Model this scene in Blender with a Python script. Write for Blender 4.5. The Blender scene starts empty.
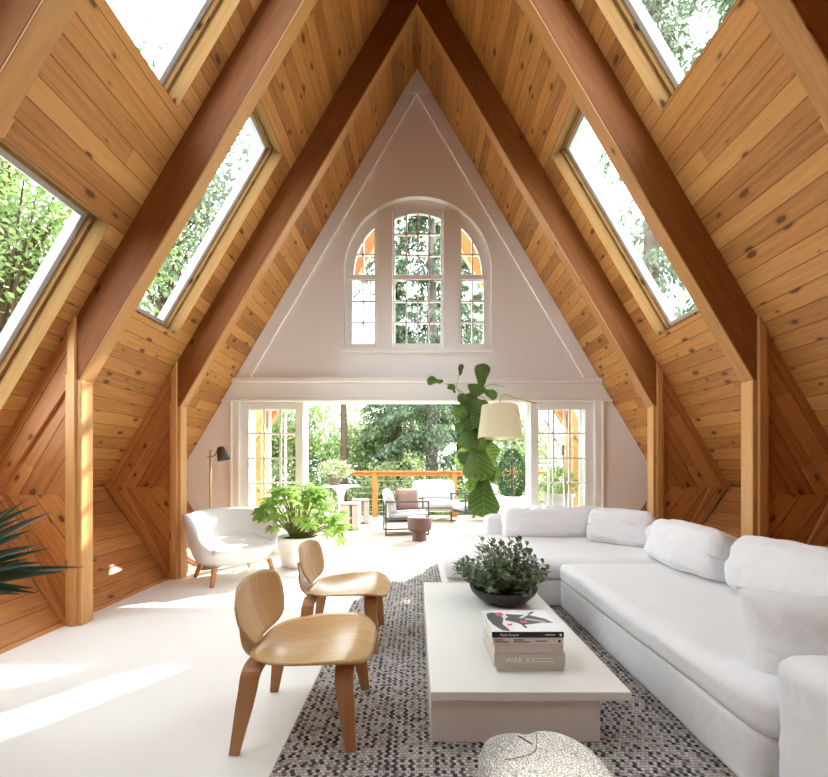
import bpy, bmesh, math, random
import numpy as np
from mathutils import Vector, Matrix, noise as mnoise

random.seed(7)
rng = np.random.default_rng(7)
scene = bpy.context.scene
COL = scene.collection
PI = math.pi
H = 1.2            # camera height
F = 400.0          # focal length in pixels of the 828 x 777 frame
CX, CY = 417.0, 468.0


def at(px, py, Y):
    """point seen at pixel (px,py) at depth Y"""
    return Vector(((px - CX) / F * Y, Y, H + (CY - py) / F * Y))


# ----------------------------------------------------------------------------
# node helpers / materials
# ----------------------------------------------------------------------------
class NT:
    def __init__(self, name):
        self.m = bpy.data.materials.new(name)
        self.m.use_nodes = True
        self.t = self.m.node_tree
        self.t.nodes.clear()
        self.out = self.t.nodes.new('ShaderNodeOutputMaterial')

    def n(self, kind, **kw):
        nd = self.t.nodes.new(kind)
        for k, v in kw.items():
            setattr(nd, k, v)
        return nd

    def l(self, a, b):
        self.t.links.new(a, b)

    def setin(self, sock, v):
        if hasattr(v, 'is_output'):
            self.l(v, sock)
        else:
            sock.default_value = v

    def math(self, op, a, b=None, c=None, clamp=False):
        nd = self.n('ShaderNodeMath', operation=op, use_clamp=clamp)
        self.setin(nd.inputs[0], a)
        if b is not None:
            self.setin(nd.inputs[1], b)
        if c is not None:
            self.setin(nd.inputs[2], c)
        return nd.outputs[0]

    def mix(self, fac, a, b, blend='MIX'):
        nd = self.n('ShaderNodeMix', data_type='RGBA', blend_type=blend)
        self.setin(nd.inputs[0], fac)
        self.setin(nd.inputs[6], a if hasattr(a, 'is_output') else (*a, 1))
        self.setin(nd.inputs[7], b if hasattr(b, 'is_output') else (*b, 1))
        return nd.outputs[2]

    def ramp(self, fac, stops):
        nd = self.n('ShaderNodeValToRGB')
        e = nd.color_ramp.elements
        while len(e) < len(stops):
            e.new(0.5)
        for i, (p, c) in enumerate(stops):
            e[i].position = p
            e[i].color = (*c, 1) if len(c) == 3 else c
        self.l(fac, nd.inputs[0])
        return nd.outputs[0]

    def noise(self, vec, scale=5, detail=3, rough=0.5, dist=0.0):
        nd = self.n('ShaderNodeTexNoise')
        if vec is not None:
            self.l(vec, nd.inputs['Vector'])
        nd.inputs['Scale'].default_value = scale
        nd.inputs['Detail'].default_value = detail
        nd.inputs['Roughness'].default_value = rough
        nd.inputs['Distortion'].default_value = dist
        return nd.outputs[0]

    def comb(self, x, y, z=0.0):
        nd = self.n('ShaderNodeCombineXYZ')
        self.setin(nd.inputs[0], x)
        self.setin(nd.inputs[1], y)
        self.setin(nd.inputs[2], z)
        return nd.outputs[0]

    def principled(self, color, rough=0.5, spec=0.5, metal=0.0, bump=None, bstr=0.3, bdist=0.01, **kw):
        p = self.n('ShaderNodeBsdfPrincipled')
        self.setin(p.inputs['Base Color'], color if hasattr(color, 'is_output') else (*color, 1))
        self.setin(p.inputs['Roughness'], rough)
        p.inputs['Specular IOR Level'].default_value = spec
        p.inputs['Metallic'].default_value = metal
        for k, v in kw.items():
            p.inputs[k.replace('_', ' ')].default_value = v
        if bump is not None:
            b = self.n('ShaderNodeBump')
            b.inputs['Strength'].default_value = bstr
            b.inputs['Distance'].default_value = bdist
            self.l(bump, b.inputs['Height'])
            self.l(b.outputs[0], p.inputs['Normal'])
        self.l(p.outputs[0], self.out.inputs[0])
        return p


def simple(name, color, rough=0.5, spec=0.5, metal=0.0, var=0.0, bscale=0, bstr=0.1, **kw):
    t = NT(name)
    col = color
    tc = t.n('ShaderNodeTexCoord').outputs['Object']
    if var:
        nz = t.noise(tc, 6, 3)
        col = t.mix(nz, tuple(c * (1 - var) for c in color), tuple(min(1, c * (1 + var)) for c in color))
    bump = t.noise(tc, bscale, 3) if bscale else None
    t.principled(col, rough, spec, metal, bump=bump, bstr=bstr, **kw)
    return t.m


def wood(name, light, mid, dark, board=0.13, knots=0.5, groove=True, rough=0.5, seed=0.0, grain=1.0, tone=1.0, spec=.35):
    """boards along the UV u axis, board wide in v"""
    t = NT(name)
    uv = t.n('ShaderNodeUVMap').outputs[0]
    sep = t.n('ShaderNodeSeparateXYZ')
    t.l(uv, sep.inputs[0])
    u, v = sep.outputs[0], sep.outputs[1]
    vb = t.math('DIVIDE', v, board)
    bid = t.math('FLOOR', vb)
    fr = t.math('FRACT', vb)
    wn = t.n('ShaderNodeTexWhiteNoise', noise_dimensions='2D')
    t.l(t.comb(bid, seed + 3.3), wn.inputs['Vector'])
    r1 = wn.outputs['Value']
    # butt joints along the board
    un = t.math('ADD', t.math('MULTIPLY', u, 1 / 7.0 if groove else .01), t.math('MULTIPLY', r1, 7.3))
    uid = t.math('FLOOR', un)
    wn2 = t.n('ShaderNodeTexWhiteNoise', noise_dimensions='2D')
    t.l(t.comb(bid, t.math('ADD', uid, seed)), wn2.inputs['Vector'])
    r = wn2.outputs['Value']
    # grain
    gvec = t.comb(t.math('MULTIPLY', u, 1.1), t.math('MULTIPLY', v, 16), t.math('MULTIPLY', r, 37))
    g1 = t.noise(gvec, 2.2, 5, 0.6, 0.8)
    gvec2 = t.comb(t.math('MULTIPLY', u, 3.0), t.math('MULTIPLY', v, 90), t.math('MULTIPLY', r, 11))
    g2 = t.noise(gvec2, 2.0, 3, 0.6)
    g = t.math('ADD', t.math('MULTIPLY', g1, 0.65), t.math('MULTIPLY', g2, 0.35))
    g = t.math('ADD', t.math('MULTIPLY', t.math('SUBTRACT', g, 0.5), 1.9 * grain), 0.5)
    fac = t.math('ADD', t.math('MULTIPLY', g, 0.62), t.math('MULTIPLY', t.math('MULTIPLY', r, tone), 0.50), clamp=True)
    col = t.ramp(fac, [(0.12, light), (0.5, mid), (0.95, dark)])
    # broad wear
    # knots
    if knots:
        kv = t.comb(t.math('ADD', t.math('MULTIPLY', u, 3.6), t.math('MULTIPLY', r, 19)), t.math('MULTIPLY', v, 6.5), 0)
        vo = t.n('ShaderNodeTexVoronoi', voronoi_dimensions='2D')
        t.l(kv, vo.inputs['Vector'])
        vo.inputs['Scale'].default_value = 1.0
        sc = t.n('ShaderNodeSeparateColor')
        t.l(vo.outputs['Color'], sc.inputs[0])
        size = t.math('MULTIPLY', t.math('SUBTRACT', sc.outputs[0], 1 - knots), 0.16 / max(knots, .05), clamp=False)
        kn = t.math('MULTIPLY', t.math('SUBTRACT', t.noise(kv, 6.0, 2), 0.5), 0.10)
        k = t.math('ADD', t.math('SUBTRACT', size, vo.outputs['Distance']), kn)
        halo = t.math('MULTIPLY', t.math('ADD', k, 0.09), 7.0, clamp=True)
        core = t.math('MULTIPLY', k, 22.0, clamp=True)
        on = t.math('GREATER_THAN', size, 0.02)
        col = t.mix(t.math('MULTIPLY', t.math('MULTIPLY', halo, on), 0.55), col, tuple(c * 0.75 for c in dark))
        col = t.mix(t.math('MULTIPLY', t.math('MULTIPLY', core, on), 0.75), col, (dark[0] * .30, dark[1] * .24, dark[2] * .22))
    bump = None
    if groove:
        e = t.math('MULTIPLY', t.math('MINIMUM', fr, t.math('SUBTRACT', 1.0, fr)), board)  # metres to nearest edge
        line = t.math('SUBTRACT', 1.0, t.math('DIVIDE', e, 0.0045), clamp=True)
        col = t.mix(t.math('MULTIPLY', line, 0.9), col, tuple(c * 0.16 for c in dark))
        vg = t.math('DIVIDE', e, 0.007, clamp=True)
        bump = t.math('ADD', vg, t.math('MULTIPLY', g, 0.05))
    else:
        bump = t.math('MULTIPLY', g, 0.1)
    t.principled(col, rough, spec, bump=bump, bstr=0.5, bdist=0.006)
    return t.m


def leafmat(name, c1, c2, trans=0.45, rough=0.55, gloss=0.25):
    t = NT(name)
    geo = t.n('ShaderNodeNewGeometry')
    col = t.mix(geo.outputs['Random Per Island'], c1, c2)
    d = t.n('ShaderNodeBsdfPrincipled')
    t.l(col, d.inputs['Base Color'])
    d.inputs['Roughness'].default_value = rough
    d.inputs['Specular IOR Level'].default_value = gloss
    tr = t.n('ShaderNodeBsdfTranslucent')
    t.l(t.mix(0.4, col, (0.75, 0.95, 0.25), 'MULTIPLY') if False else col, tr.inputs[0])
    mx = t.n('ShaderNodeMixShader')
    mx.inputs[0].default_value = trans
    t.l(d.outputs[0], mx.inputs[1])
    t.l(tr.outputs[0], mx.inputs[2])
    t.l(mx.outputs[0], t.out.inputs[0])
    return t.m


def glassmat(name, tint=(0.97, 0.99, 0.98), refl=0.06):
    t = NT(name)
    tr = t.n('ShaderNodeBsdfTransparent')
    tr.inputs[0].default_value = (*tint, 1)
    gl = t.n('ShaderNodeBsdfGlossy')
    gl.inputs['Roughness'].default_value = 0.02
    lw = t.n('ShaderNodeLayerWeight')
    lw.inputs[0].default_value = 0.5
    fac = t.math('ADD', 0.03, t.math('MULTIPLY', t.math('POWER', lw.outputs['Facing'], 5.0), 0.6))
    mx = t.n('ShaderNodeMixShader')
    t.l(fac, mx.inputs[0])
    t.l(tr.outputs[0], mx.inputs[1])
    t.l(gl.outputs[0], mx.inputs[2])
    t.l(mx.outputs[0], t.out.inputs[0])
    return t.m


def fabric(name, color, scale=900, bstr=0.12, var=0.03, wr=0.25):
    t = NT(name)
    tc = t.n('ShaderNodeTexCoord').outputs['Object']
    fine = t.noise(tc, scale, 2)
    mp = t.n('ShaderNodeMapping')
    mp.inputs['Scale'].default_value = (1.0, 1.6, 1.0)
    t.l(tc, mp.inputs[0])
    wrk = t.math('ADD', t.math('MULTIPLY', t.noise(mp.outputs[0], 3.2, 3, 0.5, 0.35), .6), t.math('MULTIPLY', t.noise(mp.outputs[0], 9.0, 2, 0.5, 0.6), .4))
    col = t.mix(wrk, tuple(c * (1 - var) for c in color), tuple(min(1, c * (1 + var)) for c in color))
    b = t.math('ADD', t.math('MULTIPLY', fine, 0.04), t.math('MULTIPLY', wrk, wr * 4))
    t.principled(col, 0.9, 0.15, bump=b, bstr=min(1, bstr * 5), bdist=0.03)
    return t.m


M = {}
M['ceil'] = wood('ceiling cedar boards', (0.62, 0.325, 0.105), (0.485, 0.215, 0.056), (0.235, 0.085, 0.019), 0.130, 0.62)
M['low'] = wood('low wall cedar boards', (0.64, 0.32, 0.11), (0.50, 0.21, 0.063), (0.28, 0.095, 0.026), 0.145, 0.62, seed=5)
M['fin'] = wood('rib panel cedar boards', (0.62, 0.30, 0.10), (0.47, 0.195, 0.056), (0.26, 0.085, 0.022), 0.165, 0.62, seed=9)
M['rafter'] = wood('fir rafter timber', (0.34, 0.135, 0.034), (0.245, 0.082, 0.018), (0.13, 0.036, 0.008), 5.0, 0.08, groove=False, seed=2, tone=.6, rough=.6, spec=.2)
M['post'] = wood('fir post timber', (0.66, 0.38, 0.15), (0.56, 0.28, 0.095), (0.36, 0.15, 0.045), 5.0, 0.1, groove=False, seed=3, tone=.5)
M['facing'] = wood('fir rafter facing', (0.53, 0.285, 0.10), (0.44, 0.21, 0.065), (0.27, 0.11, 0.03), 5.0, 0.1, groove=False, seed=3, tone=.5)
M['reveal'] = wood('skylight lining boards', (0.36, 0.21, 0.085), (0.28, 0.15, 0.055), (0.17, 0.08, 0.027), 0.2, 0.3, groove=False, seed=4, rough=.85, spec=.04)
M['orangewood'] = wood('orange deck timber', (0.62, 0.30, 0.08), (0.52, 0.22, 0.05), (0.34, 0.12, 0.025), 5.0, 0.1, groove=False, seed=6)
M['deck'] = wood('bleached deck boards', (0.40, 0.335, 0.26), (0.35, 0.285, 0.215), (0.26, 0.205, 0.15), 0.14, 0.0, seed=8, rough=.7)
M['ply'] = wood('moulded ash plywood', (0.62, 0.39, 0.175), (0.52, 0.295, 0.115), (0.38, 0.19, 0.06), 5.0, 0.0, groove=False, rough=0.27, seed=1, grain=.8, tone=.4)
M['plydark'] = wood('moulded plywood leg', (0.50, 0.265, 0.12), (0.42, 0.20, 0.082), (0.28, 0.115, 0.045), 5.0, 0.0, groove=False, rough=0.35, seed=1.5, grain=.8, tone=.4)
M['leg'] = simple('oak leg', (0.50, 0.24, 0.09), 0.45, var=0.12)
M['wall'] = simple('white wall paint', (0.90, 0.895, 0.885), 0.6, 0.3, bscale=40, bstr=0.02)
M['trim'] = simple('white trim paint', (0.86, 0.85, 0.82), 0.4, 0.4)
M['frame'] = simple('white window paint', (0.88, 0.88, 0.86), 0.4, 0.4)
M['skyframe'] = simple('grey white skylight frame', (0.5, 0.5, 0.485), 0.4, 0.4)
M['table'] = simple('white lacquer', (0.80, 0.785, 0.74), 0.35, 0.4)
M['tablebase'] = simple('white lacquer plinth', (0.78, 0.75, 0.70), 0.45, 0.4)
M['glass'] = glassmat('clear glass')
M['sofa'] = fabric('white linen slipcover', (0.80, 0.80, 0.81), wr=.22)
M['pillow'] = fabric('white linen cushion', (0.81, 0.81, 0.825), wr=.3)
M['boucle'] = fabric('white wool upholstery', (0.70, 0.70, 0.69), scale=300, wr=.05)
M['ceramic'] = simple('white ceramic', (0.82, 0.80, 0.76), 0.45, 0.4, bscale=30, bstr=.03)
M['black'] = simple('black metal', (0.012, 0.010, 0.009), 0.4, 0.5)
M['bronze'] = simple('dark bronze shade', (0.05, 0.028, 0.02), 0.4, 0.5)
M['brass'] = simple('brushed brass', (0.62, 0.45, 0.26), 0.35, 0.5, metal=0.8)
M['steel'] = simple('brushed nickel', (0.62, 0.57, 0.50), 0.3, 0.5, metal=0.9)
M['bowl'] = simple('black stoneware', (0.022, 0.022, 0.024), 0.45, 0.5, bscale=60, bstr=.05)
M['soil'] = simple('dark soil', (0.022, 0.016, 0.012), 0.95, 0.1, bscale=80, bstr=.8)
M['stem'] = simple('plant stem', (0.22, 0.22, 0.08), 0.6, var=.2)
M['bark'] = simple('tree bark', (0.10, 0.068, 0.045), 0.9, 0.1, var=0.3, bscale=12, bstr=.6)
M['barkgrey'] = simple('grey tree bark', (0.14, 0.115, 0.09), 0.9, 0.1, var=0.3, bscale=12, bstr=.6)
M['mauve'] = simple('mauve powder coat', (0.105, 0.050, 0.044), 0.6, 0.3)
M['mauvecloth'] = fabric('mauve woven cloth', (0.20, 0.125, 0.105), scale=200)
M['charcoal'] = simple('charcoal outdoor metal', (0.06, 0.05, 0.045), 0.5, 0.4)
M['outcushion'] = fabric('pale outdoor cushion', (0.36, 0.345, 0.335), wr=.1)
M['clay'] = simple('weathered taupe clay', (0.12, 0.09, 0.075), 0.8, 0.2, var=.2)
M['concrete'] = simple('pale cast concrete', (0.36, 0.315, 0.265), 0.8, 0.2, var=.06)
M['greyrib'] = simple('grey weathered timber', (0.30, 0.26, 0.22), 0.8, 0.2, var=.2)
M['groundm'] = simple('forest floor', (0.07, 0.09, 0.03), 0.95, 0.1, var=.4)
M['fatsia'] = leafmat('bright palmate leaf', (0.17, 0.34, 0.05), (0.36, 0.55, 0.12), 0.5)
M['fig'] = leafmat('broad fig leaf', (0.085, 0.20, 0.035), (0.19, 0.34, 0.06), 0.42, 0.45, 0.35)
M['jade'] = leafmat('small grey green leaf', (0.061, 0.101, 0.049), (0.176, 0.230, 0.115), 0.08, 0.45, 0.35)
M['blade'] = leafmat('dark sword leaf', (0.013, 0.036, 0.023), (0.058, 0.104, 0.065), 0.06, 0.4, 0.45)
M['decid'] = leafmat('bright broad leaves', (0.143, 0.238, 0.069), (0.346, 0.450, 0.163), 0.5)
M['decid2'] = leafmat('pale broad leaves', (0.180, 0.244, 0.097), (0.371, 0.423, 0.199), 0.5)
M['conif'] = leafmat('conifer sprays', (0.057, 0.097, 0.053), (0.166, 0.219, 0.120), 0.3)
M['conifl'] = leafmat('grey conifer sprays', (0.106, 0.144, 0.098), (0.244, 0.289, 0.190), 0.35)
M['shrubm'] = leafmat('clipped shrub leaves', (0.024, 0.058, 0.019), (0.074, 0.138, 0.049), 0.25)
M['herb'] = leafmat('pale spreading leaves', (0.230, 0.281, 0.128), (0.400, 0.426, 0.247), 0.4)
M['paper'] = simple('cream paper', (0.66, 0.62, 0.54), 0.8, 0.2)
M['covwhite'] = simple('white book cover', (0.83, 0.83, 0.83), 0.35, 0.4)
M['covblack'] = simple('black book spine', (0.014, 0.013, 0.015), 0.4, 0.4)
M['covgrey'] = simple('warm grey book cover', (0.76, 0.71, 0.67), 0.6, 0.3)
M['covgrey2'] = simple('taupe book cover', (0.66, 0.60, 0.55), 0.6, 0.3)
M['covgrey3'] = simple('stone book cover', (0.56, 0.545, 0.47), 0.6, 0.3)
M['inkwhite'] = simple('pale ink', (0.9, 0.89, 0.87), 0.6, 0.3)
M['inkdark'] = simple('dark ink', (0.06, 0.05, 0.05), 0.6, 0.3)
M['inkgrey'] = simple('print grey', (0.065, 0.062, 0.066), 0.4, 0.4)
M['inkpink'] = simple('print pink', (0.72, 0.06, 0.16), 0.4, 0.4)
M['fringe'] = simple('wool fringe', (0.35, 0.33, 0.32), 0.9, 0.1, var=.5)


def lampshade_mat():
    t = NT('cream lamp shade linen')
    d = t.n('ShaderNodeBsdfDiffuse')
    d.inputs[0].default_value = (0.84, 0.79, 0.64, 1)
    tr = t.n('ShaderNodeBsdfTranslucent')
    tr.inputs[0].default_value = (0.86, 0.80, 0.62, 1)
    mx = t.n('ShaderNodeMixShader')
    mx.inputs[0].default_value = 0.5
    t.l(d.outputs[0], mx.inputs[1])
    t.l(tr.outputs[0], mx.inputs[2])
    t.l(mx.outputs[0], t.out.inputs[0])
    return t.m


M['shade'] = lampshade_mat()


def floor_mat():
    t = NT('white painted floor')
    tc = t.n('ShaderNodeTexCoord').outputs['Object']
    nz = t.noise(tc, 1.3, 4, 0.6)
    col = t.mix(nz, (0.81, 0.795, 0.755), (0.87, 0.855, 0.82))
    n2 = t.noise(tc, 5.0, 4, 0.6)
    rough = t.math('ADD', 0.30, t.math('MULTIPLY', n2, 0.2))
    t.principled(col, rough, 0.4, bump=n2, bstr=0.05)
    return t.m


M['floor'] = floor_mat()


def rug_mat():
    t = NT('chunky woven wool rug')
    uv = t.n('ShaderNodeUVMap').outputs[0]
    sep = t.n('ShaderNodeSeparateXYZ')
    t.l(uv, sep.inputs[0])
    x, y = sep.outputs[0], sep.outputs[1]
    wob = t.noise(uv, 5, 2)
    y2 = t.math('ADD', y, t.math('MULTIPLY', wob, 0.02))
    row = t.math('FLOOR', t.math('DIVIDE', y2, 0.0145))
    half = t.math('MULTIPLY', t.math('MODULO', t.math('ABSOLUTE', row), 2.0), 0.5)
    cx = t.math('ADD', t.math('DIVIDE', x, 0.0165), half)
    colm = t.math('FLOOR', cx)
    wn = t.n('ShaderNodeTexWhiteNoise', noise_dimensions='2D')
    t.l(t.comb(colm, row), wn.inputs['Vector'])
    fx = t.math('ABSOLUTE', t.math('SUBTRACT', t.math('FRACT', cx), 0.5))
    fy = t.math('ABSOLUTE', t.math('SUBTRACT', t.math('FRACT', t.math('DIVIDE', y2, 0.0145)), 0.5))
    # knot height: rounded
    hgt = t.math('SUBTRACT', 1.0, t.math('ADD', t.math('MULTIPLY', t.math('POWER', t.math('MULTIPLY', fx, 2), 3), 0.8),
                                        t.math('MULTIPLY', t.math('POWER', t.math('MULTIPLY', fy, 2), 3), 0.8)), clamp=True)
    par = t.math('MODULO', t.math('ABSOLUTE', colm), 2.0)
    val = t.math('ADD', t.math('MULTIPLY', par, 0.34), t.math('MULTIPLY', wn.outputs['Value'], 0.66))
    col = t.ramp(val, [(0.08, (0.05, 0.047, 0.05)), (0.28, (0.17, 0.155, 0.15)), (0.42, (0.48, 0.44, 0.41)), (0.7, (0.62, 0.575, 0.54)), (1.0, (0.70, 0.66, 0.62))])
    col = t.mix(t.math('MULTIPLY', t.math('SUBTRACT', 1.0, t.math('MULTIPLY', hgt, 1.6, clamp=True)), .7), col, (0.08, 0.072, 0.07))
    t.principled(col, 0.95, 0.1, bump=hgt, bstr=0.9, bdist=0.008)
    return t.m


M['rug'] = rug_mat()


def stump_mat():
    t = NT('white crackled wood')
    tc = t.n('ShaderNodeTexCoord').outputs['Object']
    mp = t.n('ShaderNodeMapping')
    mp.inputs['Scale'].default_value = (1, 1, 0.35)
    t.l(tc, mp.inputs[0])
    wv = t.noise(mp.outputs[0], 9, 2)
    warped = t.n('ShaderNodeVectorMath', operation='ADD')
    t.l(mp.outputs[0], warped.inputs[0])
    cmb = t.comb(t.math('MULTIPLY', wv, 0.05), t.math('MULTIPLY', wv, -0.04), 0)
    t.l(cmb, warped.inputs[1])
    vo = t.n('ShaderNodeTexVoronoi', feature='DISTANCE_TO_EDGE')
    t.l(warped.outputs[0], vo.inputs['Vector'])
    vo.inputs['Scale'].default_value = 140
    crack = t.math('MULTIPLY', vo.outputs['Distance'], 6.0, clamp=True)
    vo2 = t.n('ShaderNodeTexVoronoi', feature='DISTANCE_TO_EDGE')
    t.l(warped.outputs[0], vo2.inputs['Vector'])
    vo2.inputs['Scale'].default_value = 26
    c2 = t.math('MULTIPLY', vo2.outputs['Distance'], 16.0, clamp=True)
    # growth rings
    sp = t.n('ShaderNodeSeparateXYZ')
    t.l(warped.outputs[0], sp.inputs[0])
    rr = t.math('SQRT', t.math('ADD', t.math('POWER', sp.outputs[0], 2), t.math('POWER', sp.outputs[1], 2)))
    ring = t.math('ABSOLUTE', t.math('SINE', t.math('MULTIPLY', rr, 190)))
    ring = t.math('MULTIPLY', ring, 2.5, clamp=True)
    hgt = t.math('MULTIPLY', crack, t.math('ADD', 0.6, t.math('MULTIPLY', t.math('MULTIPLY', c2, ring), 0.4)))
    col = t.mix(hgt, (0.20, 0.185, 0.16), (0.69, 0.68, 0.64))
    t.principled(col, 0.75, 0.25, bump=hgt, bstr=0.6, bdist=0.004)
    return t.m


M['stump'] = stump_mat()


# ----------------------------------------------------------------------------
# mesh helpers
# ----------------------------------------------------------------------------
def mesh(name, verts, faces):
    me = bpy.data.meshes.new(name)
    me.from_pydata([tuple(v) for v in verts], [], faces)
    me.update()
    return me


def grain_uv(me, d):
    """u along grain direction d (vector or fn(face centre, normal)), v across it on each face"""
    uvl = me.uv_layers.new(name='UVMap') if not me.uv_layers else me.uv_layers[0]
    for p in me.polygons:
        n = p.normal
        g = d(p.center, n) if callable(d) else Vector(d)
        g = g.normalized()
        w = n.cross(g)
        if w.length < 0.2:
            g = Vector((0.3, 0.2, 1)) if abs(n.z) < .8 else Vector((1, 0.1, 0))
            g = (g - n * g.dot(n)).normalized()
            w = n.cross(g)
        else:
            w = w.normalized()
            g = (w.cross(n)).normalized()
        for li in p.loop_indices:
            co = me.vertices[me.loops[li].vertex_index].co
            uvl.data[li].uv = (co.dot(g), co.dot(w))


def obj(name, me, mat, parent=None, smooth=False, loc=None, grain=None, kind=None):
    if grain is not None:
        grain_uv(me, grain)
    if mat is not None and len(me.materials) == 0:
        me.materials.append(mat)
    if smooth:
        me.polygons.foreach_set('use_smooth', [True] * len(me.polygons))
    o = bpy.data.objects.new(name, me)
    COL.objects.link(o)
    if parent is not None:
        o.parent = parent
    if loc is not None:
        o.location = loc
    if kind:
        o['kind'] = kind
    return o


def thing(name, label, cat, loc=(0, 0, 0), rz=0.0, group=None, kind=None):
    o = bpy.data.objects.new(name, None)
    COL.objects.link(o)
    o.location = loc
    o.rotation_euler = (0, 0, rz)
    o.empty_display_size = 0.1
    if label:
        o['label'] = label
    if cat:
        o['category'] = cat
    if group:
        o['group'] = group
    if kind:
        o['kind'] = kind
    return o


def tag(o, label, cat, group=None, kind=None):
    o['label'] = label
    o['category'] = cat
    if group:
        o['group'] = group
    if kind:
        o['kind'] = kind
    return o


def box_geo(x0, x1, y0, y1, z0, z1):
    v = [(x0, y0, z0), (x1, y0, z0), (x1, y1, z0), (x0, y1, z0), (x0, y0, z1), (x1, y0, z1), (x1, y1, z1), (x0, y1, z1)]
    f = [(0, 3, 2, 1), (4, 5, 6, 7), (0, 1, 5, 4), (1, 2, 6, 5), (2, 3, 7, 6), (3, 0, 4, 7)]
    return v, f


class MB:
    def __init__(self):
        self.v, self.f = [], []

    def add(self, v, f):
        b = len(self.v)
        self.v += [tuple(p) for p in v]
        self.f += [tuple(i + b for i in q) for q in f]
        return self

    def box(self, *a):
        return self.add(*box_geo(*a))

    def tube(self, pts, r, n=8, cap=True):
        pts = [Vector(p) for p in pts]
        rs = r if isinstance(r, (list, tuple)) else [r] * len(pts)
        b = len(self.v)
        ref = None
        for i, p in enumerate(pts):
            d = (pts[min(i + 1, len(pts) - 1)] - pts[max(i - 1, 0)]).normalized()
            if ref is None:
                ref = Vector((0, 0, 1)) if abs(d.z) < .9 else Vector((1, 0, 0))
            a = (ref - d * ref.dot(d)).normalized()
            c = d.cross(a)
            ref = a
            for k in range(n):
                t = 2 * PI * k / n
                self.v.append(tuple(p + (a * math.cos(t) + c * math.sin(t)) * rs[i]))
        for i in range(len(pts) - 1):
            for k in range(n):
                k2 = (k + 1) % n
                self.f.append((b + i * n + k, b + i * n + k2, b + (i + 1) * n + k2, b + (i + 1) * n + k))
        if cap:
            self.f.append(tuple(b + k for k in reversed(range(n))))
            e = b + (len(pts) - 1) * n
            self.f.append(tuple(e + k for k in range(n)))
        return self

    def lathe(self, prof, n=40, c=(0, 0, 0), rfun=None):
        """prof list of (r,z); closed at r=0 ends"""
        b = len(self.v)
        for (r, z) in prof:
            for k in range(n):
                t = 2 * PI * k / n
                rr = r * (rfun(t) if rfun else 1)
                self.v.append((c[0] + rr * math.cos(t), c[1] + rr * math.sin(t), c[2] + z))
        for i in range(len(prof) - 1):
            for k in range(n):
                k2 = (k + 1) % n
                self.f.append((b + i * n + k, b + i * n + k2, b + (i + 1) * n + k2, b + (i + 1) * n + k))
        self.f.append(tuple(b + k for k in reversed(range(n))))
        e = b + (len(prof) - 1) * n
        self.f.append(tuple(e + k for k in range(n)))
        return self

    def me(self, name='m'):
        return mesh(name, self.v, self.f)


def bevel_me(me, w=0.004, seg=2):
    bm = bmesh.new()
    bm.from_mesh(me)
    bmesh.ops.remove_doubles(bm, verts=bm.verts, dist=1e-6)
    bmesh.ops.recalc_face_normals(bm, faces=bm.faces)
    es = [e for e in bm.edges if len(e.link_faces) == 2 and e.calc_face_angle(0) > 0.5]
    bmesh.ops.bevel(bm, geom=es, offset=w, segments=seg, affect='EDGES', profile=0.5, clamp_overlap=True)
    bm.to_mesh(me)
    bm.free()
    me.update()
    return me


def bbox(x0, x1, y0, y1, z0, z1, w=0.004, seg=2):
    return bevel_me(MB().box(x0, x1, y0, y1, z0, z1).me(), w, seg)


def plate(outer, holes, y0, y1, name='plate'):
    """2D outline in (x,z) with holes, extruded from y0 to y1"""
    cu = bpy.data.curves.new(name, 'CURVE')
    cu.dimensions = '2D'
    cu.fill_mode = 'BOTH'
    cu.extrude = abs(y1 - y0) / 2
    for ring in [outer] + list(holes):
        sp = cu.splines.new('POLY')
        sp.points.add(len(ring) - 1)
        for p, (x, z) in zip(sp.points, ring):
            p.co = (x, z, 0, 1)
        sp.use_cyclic_u = True
    o = bpy.data.objects.new(name, cu)
    COL.objects.link(o)
    dg = bpy.context.evaluated_depsgraph_get()
    me = bpy.data.meshes.new_from_object(o.evaluated_get(dg))
    bpy.data.objects.remove(o)
    bpy.data.curves.remove(cu)
    me.transform(Matrix(((1, 0, 0, 0), (0, 0, -1, (y0 + y1) / 2), (0, 1, 0, 0), (0, 0, 0, 1))))
    bm = bmesh.new()
    bm.from_mesh(me)
    bmesh.ops.remove_doubles(bm, verts=bm.verts, dist=1e-5)
    bmesh.ops.recalc_face_normals(bm, faces=bm.faces)
    bm.to_mesh(me)
    bm.free()
    me.materials.clear()
    me.update()
    return me


def prism(poly, y0, y1):
    """convex-ish polygon in (x,z) extruded along y"""
    n = len(poly)
    v = [(x, y0, z) for x, z in poly] + [(x, y1, z) for x, z in poly]
    f = [tuple(range(n)), tuple(reversed(range(n, 2 * n)))]
    for i in range(n):
        j = (i + 1) % n
        f.append((i, i + n, j + n, j))
    me = mesh('prism', v, f)
    bm = bmesh.new()
    bm.from_mesh(me)
    bmesh.ops.recalc_face_normals(bm, faces=bm.faces)
    bm.to_mesh(me)
    bm.free()
    me.update()
    return me


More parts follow.
